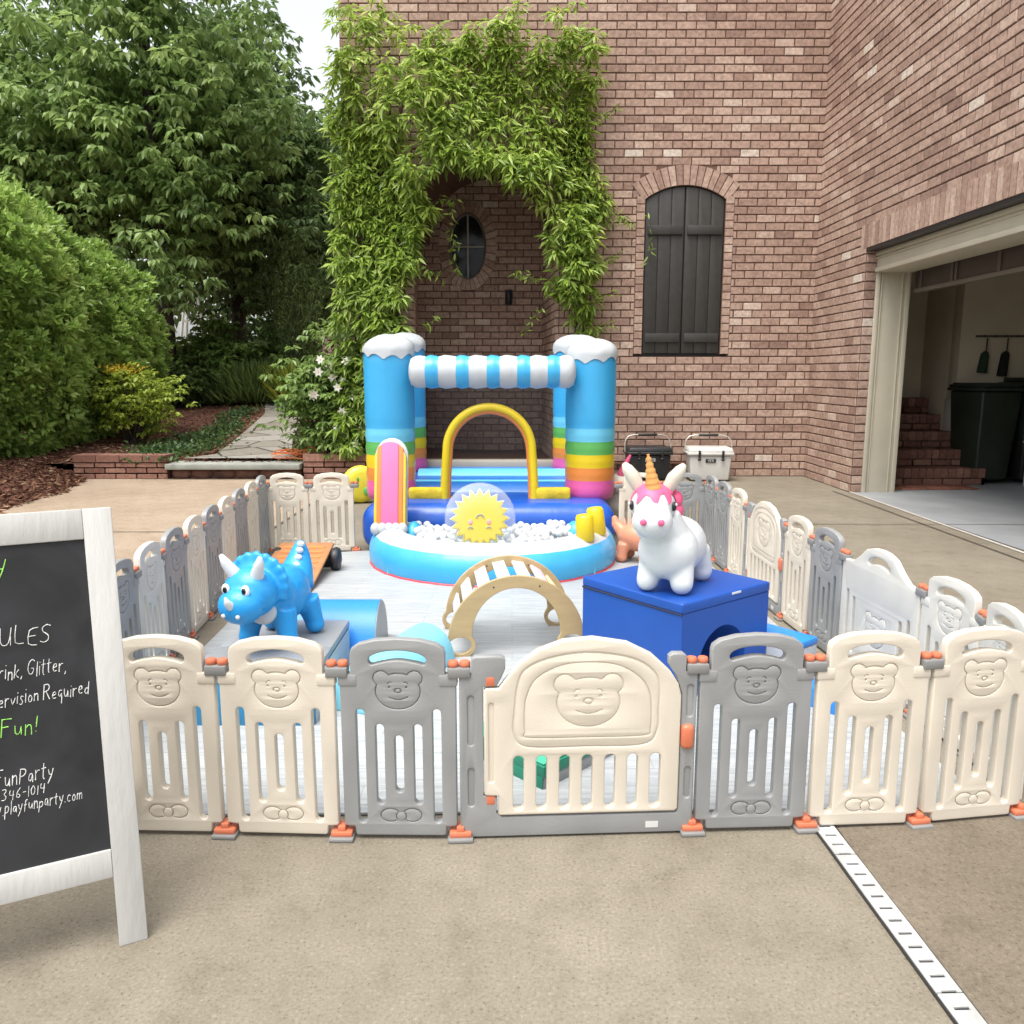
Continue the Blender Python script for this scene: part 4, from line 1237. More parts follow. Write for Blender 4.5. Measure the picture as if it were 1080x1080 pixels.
def cb(mb, name, mats, parent=bh, **kw):
    o = mb.build(name, mats, parent, **kw); o.data.transform(Matrix.Translation((.15, -6.1, 0))) if parent is bh else o.data.transform(Matrix.Translation((.15, -6.1, 0))); return o
s = MB(); s.box(-1.07, 5.62, .0, .74, 8.05, .345); cb(s, 'base', V_BLUE, bevel=.13, bseg=6)
s = MB()
for i, (y0, y1, mi) in enumerate(((6.18, 6.62, 1), (6.62, 6.96, 0), (6.96, 7.22, 1), (7.22, 7.62, 0), (7.62, 7.95, 1))):
    s.tube([(-.85, (y0 + y1) / 2, .20), (.55, (y0 + y1) / 2, .20)], (y1 - y0) / 2 * .72 + .05, 18, mi)
cb(s, 'bounce_floor', [V_LITE, V_MID])
bands = [(.315, 5), (.468, 4), (.566, 3), (.662, 2), (.758, 1), (.856, 0), (1.50, 0)]
def tower(x, y, r, h, z0, name='tower', seed=1):
    bl_ = [(z0, None), (.468, 0), (.564, 1), (.660, 2), (.756, 3), (.852, 4), (h - .10, 5)]
    prof, mats = [], []
    prof.append((r * .55, z0 - .03)); prof.append((r * .93, z0)); mats.append(0)
    for (za, _), (zb, mi) in zip(bl_[:-1], bl_[1:]):
        nst = 12 if mi == 5 else 3
        for k in range(nst):
            zz = za + (zb - za) * (k + 1) / nst
            seam = 1 - .025 * (k == nst - 1)
            prof.append((r * seam, zz)); mats.append(mi)
    for t in range(1, 7):
        a = math.pi / 2 * t / 6
        prof.append((r * math.cos(a) + .001, h - .10 + .10 * math.sin(a))); mats.append(5)
    mb = MB(); mb.lathe(prof, 40, c=(x, y, 0), mats=mats)
    o = cb(mb, name, [V_PINK, V_OR, V_YEL, V_GREEN, V_LITE, V_SKY], angle=80)
    # cloud cap with scalloped lower edge
    mb = MB(); seg = 72; rings = 9; vs = []
    for i in range(rings + 1):
        for k in range(seg):
            a = 2 * math.pi * k / seg
            low = h - .135 + .022 * abs(math.sin(a * 4.5 + seed)) * 1.6 - .018 + .012 * math.sin(a * 2 + seed)
            if i < 4:
                zz = low + (h - .09 - low) * i / 3; rr_ = r * (1.035 + .012 * math.sin(a * 9 + seed))
            else:
                b_ = math.pi / 2 * (i - 3) / (rings - 3)
                rr_ = r * 1.04 * math.cos(b_) + .0005; zz = h - .09 + .115 * math.sin(b_) + .012 * math.sin(a * 3 + seed) * math.cos(b_)
            vs.append((x + rr_ * math.cos(a), y + rr_ * math.sin(a), zz))
    fs = [(i * seg + k, i * seg + (k + 1) % seg, (i + 1) * seg + (k + 1) % seg, (i + 1) * seg + k) for i in range(rings) for k in range(seg)]
    mb.add(vs, fs)
    cb(mb, 'cloud_cap', V_WHITE, parent=o, angle=80)
    return o
tower(-.908, 6.10, .184, 1.51, .33, seed=1)
tower(.585, 6.12, .186, 1.48, .33, seed=2.2)
tower(-1.0, 7.72, .19, 1.60, .33, seed=.5)
tower(.60, 7.72, .215, 1.58, .33, seed=3)
# striped beam across the front
w = [62, 48, 64, 47, 65, 47, 63, 48, 62, 45, 60]; tot = sum(w); x = -.735; mb = MB(); prof = []; mm = []
prof.append((.05, 0)); prof.append((.095, .015)); mm.append(0); prof.append((.113, .05)); mm.append(0); acc = 0
for i, q in enumerate(w):
    a0, a1 = acc / tot * 1.19, (acc + q) / tot * 1.19; acc += q
    for k in range(1, 4):
        p = a0 + (a1 - a0) * k / 3
        if p > .055 and p < 1.145: prof.append((.116 + .004 * math.sin(k * 1.57) - .003 * (k == 3), p)); mm.append(i % 2)
prof += [(.113, 1.15), (.095, 1.175), (.05, 1.19)]; mm += [0, 0, 0]
mb.lathe(prof, 28, mats=mm, M=Matrix.Translation((-.735, 5.92, 1.262)) @ Matrix.Rotation(R(90), 4, 'Y'))
cb(mb, 'striped_beam', [V_WHITE, V_SKY], angle=80)
# yellow arch in the doorway
pts = []
for i in range(25):
    a = math.pi * i / 24
    pts.append((-.165 + .312 * math.cos(a), 5.93, .70 + .312 * math.sin(a)))
pts = [(.165, 5.93, .33), (.162, 5.93, .48), (.155, 5.93, .6)] + pts + [(-.485, 5.93, .6), (-.492, 5.93, .48), (-.495, 5.93, .33)]
mb = MB(); mb.tube(pts, .030, 14); ar_ = cb(mb, 'arch', V_YEL, angle=80)
ipts = [(-.165 + (p[0] + .165) * .925, 5.945, (p[2] - .33) * .955 + .33) for p in pts]
mb = MB(); mb.tube(ipts, .022, 10); cb(mb, 'arch_lining', V_OR, parent=ar_, angle=80)
for x0, x1 in ((-.76, -.505), (.17, .43)):
    mb = MB(); mb.box(x0, 5.90, .335, x1, 5.98, .425); cb(mb, 'yellow_sill', mat('vinyl_sill', (.62, .45, .02), .4, .3, 10, .8, 22), bevel=.02)
# nets
mb = MB(); mb.box(-.98, 7.88, .40, .58, 7.884, 1.42); cb(mb, 'net', NET, smooth=False)
mb = MB(); mb.box(-.93, 6.2, .40, -.926, 7.7, 1.40); cb(mb, 'net', NET, smooth=False)
mb = MB(); mb.box(.60, 6.2, .40, .604, 7.7, 1.40); cb(mb, 'net', NET, smooth=False)
mb = MB(); mb.box(-.9, 7.80, .30, .5, 7.99, .43); cb(mb, 'back_sill', V_TAN, bevel=.03)
# ball pool ring
cs_ = [(.135, .0), (.147, .05), (.146, .10), (.128, .150), (.100, .180), (.055, .215), (.0, .232), (-.055, .225), (-.10, .195), (-.125, .14), (-.13, .06), (-.12, 0)]
mats_ = [0, 0, 0, 0, 1, 1, 1, 1, 1, 0, 0]
pcx, pcy, pr_ = -.13, 5.47, .69
path = [((pcx - pr_ - .005, 5.80), (-1, 0)), ((pcx - pr_, 5.63), (-1, 0))]
for i in range(49):
    a = math.pi + math.pi * i / 48
    wob = 1 + .004 * math.sin(i * 2.1)
    path.append(((pcx + pr_ * wob * math.cos(a), pcy + (pr_ - .01) * wob * math.sin(a)), (math.cos(a), math.sin(a))))
path += [((pcx + pr_, 5.63), (1, 0)), ((pcx + pr_ + .005, 5.80), (1, 0))]
mb = MB(); vs = []; fs = []; fm = []
for (p, n_) in path:
    for (o_, z_) in cs_: vs.append((p[0] + n_[0] * o_, p[1] + n_[1] * o_, z_ + .012))
K = len(cs_)
for i in range(len(path) - 1):
    for k in range(K - 1): fs.append((i * K + k, (i + 1) * K + k, (i + 1) * K + k + 1, i * K + k + 1)); fm.append(mats_[k])
fs.append(tuple(range(K))); fm.append(0); fs.append(tuple((len(path) - 1) * K + k for k in range(K - 1, -1, -1))); fm.append(0)
mb.add(vs, fs, fm); po = cb(mb, 'pool_ring', [V_SKY, V_WHITE], angle=80)
mb = MB(); mb.tube([(p[0] + n_[0] * .136, p[1] + n_[1] * .136, .012) for p, n_ in path], .011, 6); cb(mb, 'base_piping', V_RED, parent=po, angle=80)
mb = MB(); mb.prism([(-.78 + 1.3 * 0, .0), (.52, .0), (.52, .10), (-.78, .10)], 4.95, 5.62); cb(mb, 'pool_floor', V_LITE)
# pink bumper leaning on the left tower
def leaning(profile_w, z0, z1, th, M, cols):
    """tall pad with rounded top made of side by side strips"""
    mb = MB(); n = 20
    for (xa, xb, mi, dz, dy) in cols:
        poly = [(xa, 0), (xb, 0)]
        H_ = z1 - z0
        for t in range(9):
            x_ = xb + (xa - xb) * t / 8
            rr_ = profile_w / 2
            poly.append((x_, H_ - rr_ + math.sqrt(max(0, rr_ * rr_ - x_ * x_)) * .8 + dz))
        mb.prism(poly, -th / 2 + dy, th / 2 - dy, mi, M)
    return mb
M = Matrix.Translation((-.815, 5.36, .225)) @ Matrix.Rotation(R(-14), 4, 'X') @ Matrix.Rotation(R(2), 4, 'Z')
mb = leaning(.205, 0, .60, .10, M, [(-.055, .055, 0, 0, -.006), (-.085, -.0553, 1, -.004, 0), (.0553, .085, 1, -.004, 0), (-.104, -.0853, 2, -.02, .006), (.0853, .104, 2, -.02, .006)])
pb = cb(mb, 'pink_bumper', [vinyl('vinyl_bumper_pink', (.62, .15, .34)), V_OR, V_YEL], bevel=.014, bseg=3)
mb = MB(); mb.prism([(.112 * math.cos(math.pi * t / 14), .50 + .125 * math.sin(math.pi * t / 14)) for t in range(15)] + [(-.108, .02), (.108, .02)], .045, .085, 0, M); cb(mb, 'bumper_back', V_WHITE, parent=pb, bevel=.012)
mb = MB()
for i in range(5): mb.ell((-.905 + i * .045, 5.31, .235), (.034, .035, .042), 14, 10)
cb(mb, 'bumper_cloud', V_WHITE, parent=pb, angle=80)
# two short yellow posts on the other side
for (x_, y_, tz, h_) in ((.465, 5.05, -4, .175), (.560, 5.24, -7, .19)):
    M = Matrix.Translation((x_, y_, .205)) @ Matrix.Rotation(R(tz), 4, 'Y')
    mb = MB(); mb.lathe([(.045, 0), (.058, .012), (.058, h_ * .5), (.056, h_ - .02), (.046, h_ - .004), (.02, h_)], 22, M=M); cb(mb, 'yellow_post', V_YEL, angle=60)
mb = MB(); mb.ell((.42, 5.42, .16), (.06, .09, .11)); mb.ell((-.66, 5.40, .16), (.06, .10, .11)); cb(mb, 'pool_corner', V_SKY, angle=80)

# balls in the pool
BALL = mat('pearl_ball', (.62, .64, .66), .22, .04, 20, coat=.3)
mb = MB(); mb.ell((0, 0, 0), .0275, 14, 9); bme = mb.mesh('pool_ball', [BALL], angle=180)
rr = random.Random(17); placed = []
sunc = Vector((-.205, 5.16, .335))
tries = 0
while len(placed) < 280 and tries < 90000:
    tries += 1
    lay = 0 if len(placed) < 175 else 1
    x_, y_ = rr.uniform(-.76, .50), rr.uniform(4.93, 5.58)
    if math.hypot(x_ - pcx, y_ - pcy) > .535 and y_ < 5.47: continue
    z_ = (.158 if lay == 0 else .198) + rr.uniform(-.012, .012) + .018 * math.sin(x_ * 6)
    p = Vector((x_, y_, z_))
    if (p - sunc).length < .255: continue
    if any((p - q).length < .047 for q in placed): continue
    placed.append(p)
for p in placed:
    o = link('pool_ball', bme, None, loc=p)
    tag(o, 'small pearly white plastic ball in the ball pool under the castle', 'ball', 'balls in the pool')

# clear beach ball with a yellow sun inside
sb = thing('beach_ball', 'big clear beach ball with a smiling yellow sun inside resting on the ball pool', 'beach ball', sunc)
def clear_mat():
    m, nt, b = newmat('clear_vinyl'); b.inputs['Base Color'].default_value = (.9, .95, 1, 1); b.inputs['Roughness'].default_value = .06
    tr = N(nt, 'ShaderNodeBsdfTransparent'); tr.inputs['Color'].default_value = (.97, .985, 1, 1)
    lw = N(nt, 'ShaderNodeLayerWeight'); lw.inputs['Blend'].default_value = .28
    mr = N(nt, 'ShaderNodeMapRange'); mr.inputs['To Min'].default_value = .05; mr.inputs['To Max'].default_value = .5
    nt.links.new(lw.outputs['Facing'], mr.inputs['Value'])
    ms = N(nt, 'ShaderNodeMixShader'); nt.links.new(mr.outputs[0], ms.inputs[0])
    nt.links.new(tr.outputs[0], ms.inputs[1]); nt.links.new(b.outputs[0], ms.inputs[2]); nt.links.new(ms.outputs[0], nt.nodes['Material Output'].inputs['Surface'])
    return m
mb = MB(); mb.ell((0, 0, 0), .228, 40, 24); mb.build('shell', clear_mat(), sb, angle=180)
star = []
for i in range(40):
    a = 2 * math.pi * i / 40; q = .188 if i % 2 == 0 else .150
    star.append((q * math.cos(a), q * math.sin(a)))
me = rotx90(plate([star], .05, .014, 3)); finish(me, [mat('sun_yellow', (.70, .53, .025), .35, .06, 4)], 60)
sn = link('sun', me, sb, loc=(0, -.02, 0), rot=(R(-8), 0, R(4)))
me = rotx90(plate([[(x * 1.035, y * 1.035) for x, y in star]], .03, .003, 1)); finish(me, [mat('sun_rim', (.85, .80, .55), .4)], 60); link('sun_rim', me, sn, loc=(0, .005, 0))
FACE = mat('face_line', (.33, .30, .24), .5); CHEEK = mat('cheek_pink', (.75, .34, .30), .6)
mb = MB()
mb.tube([(.024 * math.cos(math.pi * t / 8) + .0, -.028, .004 + .024 * math.sin(math.pi * t / 8)) for t in range(9)], .005, 6)
for sx in (-.062, .055): mb.tube([(sx + .016 * math.cos(math.pi * t / 8), -.028, -.064 + .011 * math.sin(math.pi * t / 8)) for t in range(9)], .004, 6)
mb.build('face', FACE, sn)
mb = MB()
for sx in (-.062, .056): mb.ell((sx, -.025, -.022), (.015, .006, .018), 14, 8)
mb.build('cheek', CHEEK, sn)

# round yellow toy behind the back panels
yt = thing('yellow_inflatable', 'round yellow inflatable toy with green dots behind the back left panels', 'inflatable toy', (-1.48, 7.9, -.235))
mb = MB(); mb.lathe([(.12, -.07), (.17, -.055), (.185, 0), (.17, .055), (.12, .07)], 28, M=Matrix.Translation((0, 0, .42)) @ Matrix.Rotation(R(90), 4, 'X') @ Matrix.Rotation(R(20), 4, 'Y')); mb.build('body', vinyl('toy_yellow', (.76, .66, .05)), yt, angle=60)
mb = MB()
for (dx, dz) in ((-.03, .05), (.07, -.06), (-.08, -.05)): mb.ell((dx, -.075, .42 + dz), (.032, .008, .042), 14, 8)
mb.build('green_dot', V_GREEN, yt)

# ------------------------------------------------------------------ soft play blocks
def pvc(name, c, rough=.42): return mat(name, c, rough, .05, 4, .10, 120)
P_NAVY = pvc('pvc_navy', (.008, .072, .36)); P_BRIGHT = pvc('pvc_bright_blue', (.022, .23, .66)); P_GREY = pvc('pvc_grey', (.27, .285, .30)); P_LGREY = pvc('pvc_light_grey', (.42, .44, .46))
P_CYAN = pvc('pvc_cyan', (.22, .60, .75)); P_GREEN = pvc('pvc_green', (.06, .44, .28)); P_DGREEN = pvc('pvc_dark_green', (.02, .24, .15)); P_TEAL = pvc('pvc_teal_blue', (.03, .24, .46)); SEAM = mat('seam', (.012, .02, .06), .7)
bc = thing('foam_cube', 'large royal blue foam cube with arched tunnel carrying the white unicorn', 'foam block', (.685, 3.33, 0), R(38))
S = .272; HB = .40
mb = MB()
arc = [(-.02 + .145 * math.cos(math.pi * t / 16), .125 + .145 * math.sin(math.pi * t / 16)) for t in range(17)]
poly = [(-S, 0), (-.165, 0)] + arc[::-1] + [(.125, 0), (S, 0), (S, HB - .0425), (-S, HB - .0425)]
n_ = len(poly)
mb.prism(poly, -S, S)
# the tunnel runs from the right hand face (seen from the front) through the block
o = mb.build('body', P_NAVY, bc, angle=30)
mb = MB(); mb.box(-S - .003, -S - .003, HB - .042, S + .003, S + .003, HB); mb.build('lid', P_NAVY, bc, bevel=.008, bseg=3)
mb = MB(); mb.tube([(-S - .001, -S - .002, HB - .044), (-S - .002, S, HB - .044)], .0045, 6); mb.build('zip', SEAM, bc)
mb = MB(); mb.box(.02, -S - .006, HB - .012, .075, -S - .0032, HB - .004); mb.build('tag', mat('fabric_tag', (.6, .62, .62), .8), bc)
ls = thing('foam_step', 'low light blue foam step with pale sides right of the royal blue cube', 'foam block', (1.28, 3.275, 0), R(38))
mb = MB(); mb.box(-.155, .0, 0, .0, .42, .135); mb.build('body', P_LGREY, ls, bevel=.008)
mb = MB(); mb.box(-.157, -.002, .1352, .002, .422, .165); mb.build('top', P_BRIGHT, ls, bevel=.008)
wd = thing('foam_wedge', 'low bright blue foam wedge on the mat near the right fence', 'foam block', (1.22, 2.98, 0), R(38))
mb = MB(); me_ = [(-.12, 0), (.12, 0), (.12, .03), (-.12, .09)]; mb.prism(me_, -.1, .16); mb.build('body', P_BRIGHT, wd, bevel=.006)

gb = thing('foam_block', 'grey topped foam block with blue front carrying the blue dinosaur', 'foam block', (-.92, 3.07, 0))
mb = MB(); mb.box(-.22, -.33, 0, .215, -.02, .17); mb.box(-.22, -.0185, 0, .215, .33, .17); mb.build('body', P_TEAL, gb, bevel=.006)
mb = MB(); mb.box(-.222, -.332, .1702, .217, -.0195, .20); mb.box(-.222, -.0185, .1702, .217, .332, .20); mb.build('top', P_GREY, gb, bevel=.006)
mb = MB(); mb.box(.2152, -.31, .01, .2185, .31, .168); mb.build('side', P_LGREY, gb, bevel=.001)
hr = thing('foam_half_round', 'bright blue half round foam block with grey end behind the dinosaur', 'foam block', (-.60, 3.58, 0))
mb = MB(); poly = [(.19 * math.cos(math.pi * t / 24), .235 * math.sin(math.pi * t / 24)) for t in range(25)]
mb.prism(poly, 0, .42, 0, Matrix.Rotation(R(-90), 4, 'Z') @ Matrix.Rotation(R(180), 4, 'Z')); ho = mb.build('body', P_BRIGHT, hr, angle=40)
mb = MB(); mb.prism([(x * .985, z * .985) for x, z in poly], -.004, -.0002, 0, Matrix.Rotation(R(90), 4, 'Z')); mb.build('end_cap', P_GREY, hr, angle=40)
cr_ = thing('foam_roll', 'pale cyan half round foam roll between the dinosaur block and the wooden arch', 'foam block', (-.37, 3.47, 0), R(-20))
mb = MB(); poly = [(.135 * math.cos(math.pi * t / 24), .17 * math.sin(math.pi * t / 24)) for t in range(25)]
mb.prism(poly, -.66, 0); mb.build('body', P_CYAN, cr_, bevel=.02, bseg=3, angle=40)
gw = thing('foam_slab', 'low green topped foam slab with grey side seen through the gate slots', 'foam block', (.095, 2.285, 0), R(44))
mb = MB(); mb.box(0, 0, 0, .36, .36, .05); go = mb.build('body', P_GREY, gw, bevel=.005)
mb = MB(); mb.box(-.003, .002, .004, -.0003, .358, .05); mb.box(-.002, -.002, .0503, .362, .362, .085); mb.build('cover', P_DGREEN, gw, bevel=.002)
mb = MB(); mb.box(.004, .004, .0853, .356, .356, .092); mb.build('top', P_GREEN, gw, bevel=.003)

# wooden climbing arch
PLY = mat('plywood', (.44, .32, .165), .55, .10, 5, .08, 60, stretch=(1, 1, 5)); PLYE = mat('ply_edge', (.45, .31, .16), .7, .2, 40, stretch=(1, 1, 30))
wa = thing('climbing_arch', 'wooden climbing arch with pastel slats standing on the mat in front of the ball pool', 'climbing arch', (.02, 3.49, 0), R(6))
def arch_side():
    Ro, Ri, cz = .305, .232, .075
    outp = []
    for t in range(41):
        a = math.pi * t / 40
        outp.append((Ro * math.cos(a), cz + (Ro - .005) * math.sin(a)))
    # left foot: rounded eye
    fx = -.252
    foot = [(fx - .070 * math.sin(math.pi * .28 + t * math.pi * 1.42 / 16) * 1.0, .062 + .062 * math.cos(math.pi * .28 + t * math.pi * 1.42 / 16)) for t in range(17)]
    inn = [(.198 * math.cos(math.pi - math.pi * t / 40), .105 + .214 * math.sin(math.pi - math.pi * t / 40)) for t in range(41)]
    footr = [(-x, z) for x, z in foot][::-1]
    lp = outp + foot + inn + footr
    holes = [ell2(s * .252, .062, .051, .038, 28) for s in (-1, 1)]
    return rotx90(plate([lp] + holes, .018, .003, 2))
me = arch_side(); finish(me, [PLY], 40)
for y in (0.0, .405):
    link('side_board', me, wa, loc=(0, y, 0))
pcol = [(.60, .66, .72), (.66, .64, .60), (.72, .60, .66), (.55, .70, .74), (.72, .66, .60), (.74, .56, .64), (.78, .72, .42), (.66, .70, .74)]
for i in range(8):
    a = R(160 - i * 20)
    M = Matrix.Translation((.272 * math.cos(a), 0, .075 + .270 * math.sin(a))) @ Matrix.Rotation(-(a - R(90)), 4, 'Y')
    mb = MB(); mb.box(-.030, .0095, -.007, .030, .3955, .007, 0, M); mb.build('slat', mat('slat_paint', pcol[i], .45, .04), wa, bevel=.003)
mb = MB()
for y in (-.0095, .395):
    for a in (112, 68): mb.ell((.272 * math.cos(R(a)), y, .075 + .270 * math.sin(R(a))), (.004, .0016, .004), 8, 6)
mb.build('screw', DARKMETAL, wa)

# orange ramp on a dark roller
rp = thing('balance_ramp', 'orange ribbed ramp board propped on a black roller behind the dinosaur', 'ramp', (-1.33, 5.12, 0))
tilt = math.atan2(.13, .62)
M = Matrix.Translation((0, .05, .165)) @ Matrix.Rotation(tilt, 4, 'X')
mb = MB(); mb.box(-.175, -.66, -.018, .175, .02, .0, 0, M); bo = mb.build('board', mat('ramp_wood', (.42, .185, .075), .5, .2, 7, .1, 40), rp, bevel=.005)
mb = MB()
for k in range(8): mb.box(-.135, -.60 + k * .075, -.004, .135, -.575 + k * .075, .0055, 0, M)
mb.build('rung', mat('ramp_rung', (.62, .22, .06), .5, .1), bo, bevel=.003)
mb = MB(); mb.lathe([(.03, -.215), (.07, -.205), (.078, -.185), (.07, -.16), (.055, -.15), (.055, .15), (.07, .16), (.078, .185), (.07, .205), (.03, .215)], 24, M=Matrix.Translation((.02, -.02, .079)) @ Matrix.Rotation(R(90), 4, 'Y'))
mb.build('roller', BLACKP, rp, angle=50)

# ------------------------------------------------------------------ hopper animals
U_W = mat('rubber_white', (.64, .66, .67), .38, .03, 6, sss=.12); U_CREAM = mat('rubber_cream', (.58, .55, .46), .45, .04); U_PINK = mat('rubber_pink', (.74, .11, .24), .5, .1); U_GOLD = mat('rubber_gold', (.66, .33, .10), .45, .1); EYE = mat('eye_black', (.012, .012, .014), .2)
un = thing('unicorn_hopper', 'white inflatable unicorn hopper with pink mane standing on the royal blue cube', 'unicorn toy', (.637, 3.19, .40), R(-26))
mb = MB()
mb.ell((0, .06, .165), (.122, .185, .118)); mb.ell((0, -.05, .165), (.118, .12, .118))
for (fx, fy) in ((-.068, -.085), (.068, -.085), (-.085, .17), (.085, .17)):
    mb.ell((fx, fy, .046), (.045, .052, .046)); mb.tube([(fx * .8, fy * .8 + .01, .14), (fx, fy, .05)], [.055, .046], 12)
mb.tube([(0, -.05, .19), (-.035, -.10, .30)], [.100, .088], 14)
un_b = blob('body', mb, .008, [U_W], 5); link('body', un_b, un)
# the head looks towards the camera
hd_ = Matrix.Translation((-.042, -.135, .330)) @ Matrix.Rotation(R(16), 4, 'Z') @ Matrix.Scale(1.08, 4)
mb = MB()
mb.ell((0, .01, .02), (.080, .088, .078), M=hd_); mb.ell((0, -.065, -.025), (.072, .075, .062), M=hd_); mb.ell((0, -.02, -.03), (.070, .07, .06), M=hd_)
mb.tube([(0, .03, -.03), (.005, .055, -.09)], [.068, .062], 12, M=hd_)
un_h = link('head', blob('head', mb, .007, [U_W], 5), un)
for sx in (-1, 1):
    mb = MB(); mb.tube([(sx * .050, .03, .075), (sx * .072, .03, .115), (sx * .095, .028, .148), (sx * .106, .027, .166)], [.022, .027, .020, .008], 12, M=hd_); mb.build('ear', U_CREAM, un_h, angle=80)
mb = MB(); hp = []
for k in range(19): t = k / 18; hp.append((.024 * (1 - t) + .005 + .0022 * math.sin(k * 2.1), .125 * t))
mb.lathe(hp, 16, M=hd_ @ Matrix.Translation((.0, -.02, .082)) @ Matrix.Rotation(R(-10), 4, 'Y') @ Matrix.Rotation(R(6), 4, 'X')); mb.build('horn', U_GOLD, un_h, angle=80)
# forelock: cap with a ragged edge
mb = MB(); vs = []; seg = 32
for i in range(7):
    for k in range(seg):
        a = 2 * math.pi * k / seg
        mx_ = R(60) + R(17) * (1 if k % 4 < 2 else -.3) * (math.sin(a) < .3) + R(6) * math.sin(k * 2.3)
        t = mx_ * i / 6 + .002
        vs.append((.0825 * math.sin(t) * math.cos(a), .01 + .0905 * math.sin(t) * math.sin(a), .02 + .0815 * math.cos(t)))
mb.add(vs, [(i * seg + k, i * seg + (k + 1) % seg, (i + 1) * seg + (k + 1) % seg, (i + 1) * seg + k) for i in range(6) for k in range(seg)], 0, hd_)
mb.build('forelock', U_PINK, un_h, angle=80)
mb = MB()
for (x_, y_, z_, q) in ((.082, .055, .035, .030), (.086, .06, -.005, .030), (.055, .075, .05, .036), (.062, .085, .0, .034), (.05, .10, -.05, .036), (.02, .10, .04, .04), (.0, .12, -.03, .04)): mb.ell((x_, y_, z_), (q * .8, q, q * 1.1), 14, 10, M=hd_)
mb.build('mane', U_PINK, un_h, angle=80)
for sx in (-1, 1):
    mb = MB(); mb.ell((sx * .073, -.028, .022), (.009, .014, .017), 14, 10, M=hd_); e_ = mb.build('eye', EYE, un_h, angle=80)
    mb = MB(); mb.ell((sx * .081, -.034, .030), (.004, .005, .006), 8, 6, M=hd_); mb.build('glint', U_W, e_)
    mb = MB(); mb.ell((sx * .030, -.136, -.018), (.0115, .008, .012), 14, 10, M=hd_); mb.build('nostril', U_PINK, un_h, angle=80)
mb = MB(); mb.tube([(.02, .245, .20), (.03, .285, .17), (.03, .29, .12)], [.03, .028, .012], 10); mb.build('tail', U_CREAM, un, angle=80)

D_B = mat('rubber_blue', (.020, .30, .70), .34, .06, 5, .12, 70); D_G = mat('rubber_grey', (.62, .64, .66), .45, .05); D_W = mat('rubber_eye_white', (.8, .8, .8), .3)
di = thing('dinosaur_hopper', 'blue inflatable three horned dinosaur hopper standing on the grey foam block', 'dinosaur toy', (-.935, 3.11, .20), R(-13))
di.scale = (1.0, .85, 1.0)
mb = MB()
mb.ell((0, .07, .185), (.105, .16, .115)); mb.ell((0, -.03, .19), (.10, .11, .105))
for (fx, fy) in ((-.085, -.07), (.085, -.07), (-.095, .17), (.095, .17)):
    mb.ell((fx, fy, .034), (.040, .048, .034)); mb.tube([(fx * .75, fy * .85, .15), (fx, fy, .04)], [.054, .038], 12)
mb.tube([(0, .19, .20), (0, .245, .27), (0, .265, .325), (0, .272, .365)], [.085, .060, .038, .016], 14)
di_b = link('body', blob('body', mb, .0075, [D_B], 5), di)
mb = MB(); mb.ell((0, -.115, .155), (.062, .030, .055), 18, 12); mb.build('belly', D_G, di_b, angle=80)
hm = Matrix.Translation((-.025, -.150, .235)) @ Matrix.Rotation(R(-4), 4, 'Z')
mb = MB()
mb.ell((0, 0, 0), (.108, .10, .098), M=hm); mb.ell((0, -.075, -.035), (.088, .085, .072), M=hm); mb.ell((0, .055, .025), (.118, .034, .104), M=hm)
for k in range(13):
    a = R(-25 + 230 * k / 12); mb.ell((.116 * math.cos(a), .058, .025 + .103 * math.sin(a)), (.022, .020, .022), 12, 8, M=hm)
mb.tube([(0, .05, -.02), (0, .11, -.03)], [.09, .10], 12, M=hm)
di_h = link('head', blob('head', mb, .0075, [D_B], 4), di)
for sx in (-1, 1):
    mb = MB(); mb.tube([(sx * .050, -.03, .075), (sx * .072, -.05, .118), (sx * .084, -.062, .150)], [.027, .020, .008], 12, M=hm); mb.build('horn', D_G, di_h, angle=80)
    mb = MB(); mb.ell((sx * .042, -.106, .030), (.017, .012, .022), 16, 10, M=hm); e_ = mb.build('eye', D_W, di_h, angle=80)
    mb = MB(); mb.ell((sx * .040, -.1165, .030), (.0095, .005, .012), 14, 8, M=hm); mb.build('pupil', EYE, e_, angle=80)
    mb = MB(); mb.ell((sx * .030, -.150, -.060), (.009, .008, .0085), 12, 8, M=hm); mb.build('tooth', D_G, di_h, angle=80)
mb = MB(); mb.tube([(0, -.145, -.022), (0, -.168, -.005), (0, -.178, .018)], [.020, .013, .004], 12, M=hm); mb.build('nose_horn', D_G, di_h, angle=80)
mb = MB()
for k, (y_, z_) in enumerate(((.215, .305), (.232, .332), (.246, .356), (.192, .278))): mb.ell((.018, y_ - .012, z_), (.017, .012, .013), 12, 8)
mb.build('tail_spot', D_G, di_b, angle=80)

# peach hopper half hidden behind the unicorn
ph = thing('peach_hopper', 'peach coloured inflatable animal hopper half hidden behind the unicorn', 'hopper toy', (.87, 5.30, .012), R(60))
ph.scale = (.82, .82, .82)
PE = mat('rubber_peach', (.62, .25, .15), .4, .06); PO = mat('rubber_coral', (.74, .20, .13), .45, .06)
mb = MB(); mb.ell((0, .05, .20), (.115, .17, .115)); mb.ell((0, -.10, .26), (.085, .09, .085)); mb.tube([(0, -.04, .2), (0, -.1, .27)], [.09, .08], 12)
for (fx, fy) in ((-.08, -.04), (.08, -.04), (-.085, .15), (.085, .15)): mb.ell((fx, fy, .045), (.042, .048, .045)); mb.tube([(fx * .8, fy * .9, .15), (fx, fy, .05)], [.055, .042], 12)
mb.tube([(0, .18, .24), (0, .24, .30), (0, .26, .36)], [.06, .04, .02], 12)
pb_ = link('body', blob('body', mb, .009, [PE], 5), ph)
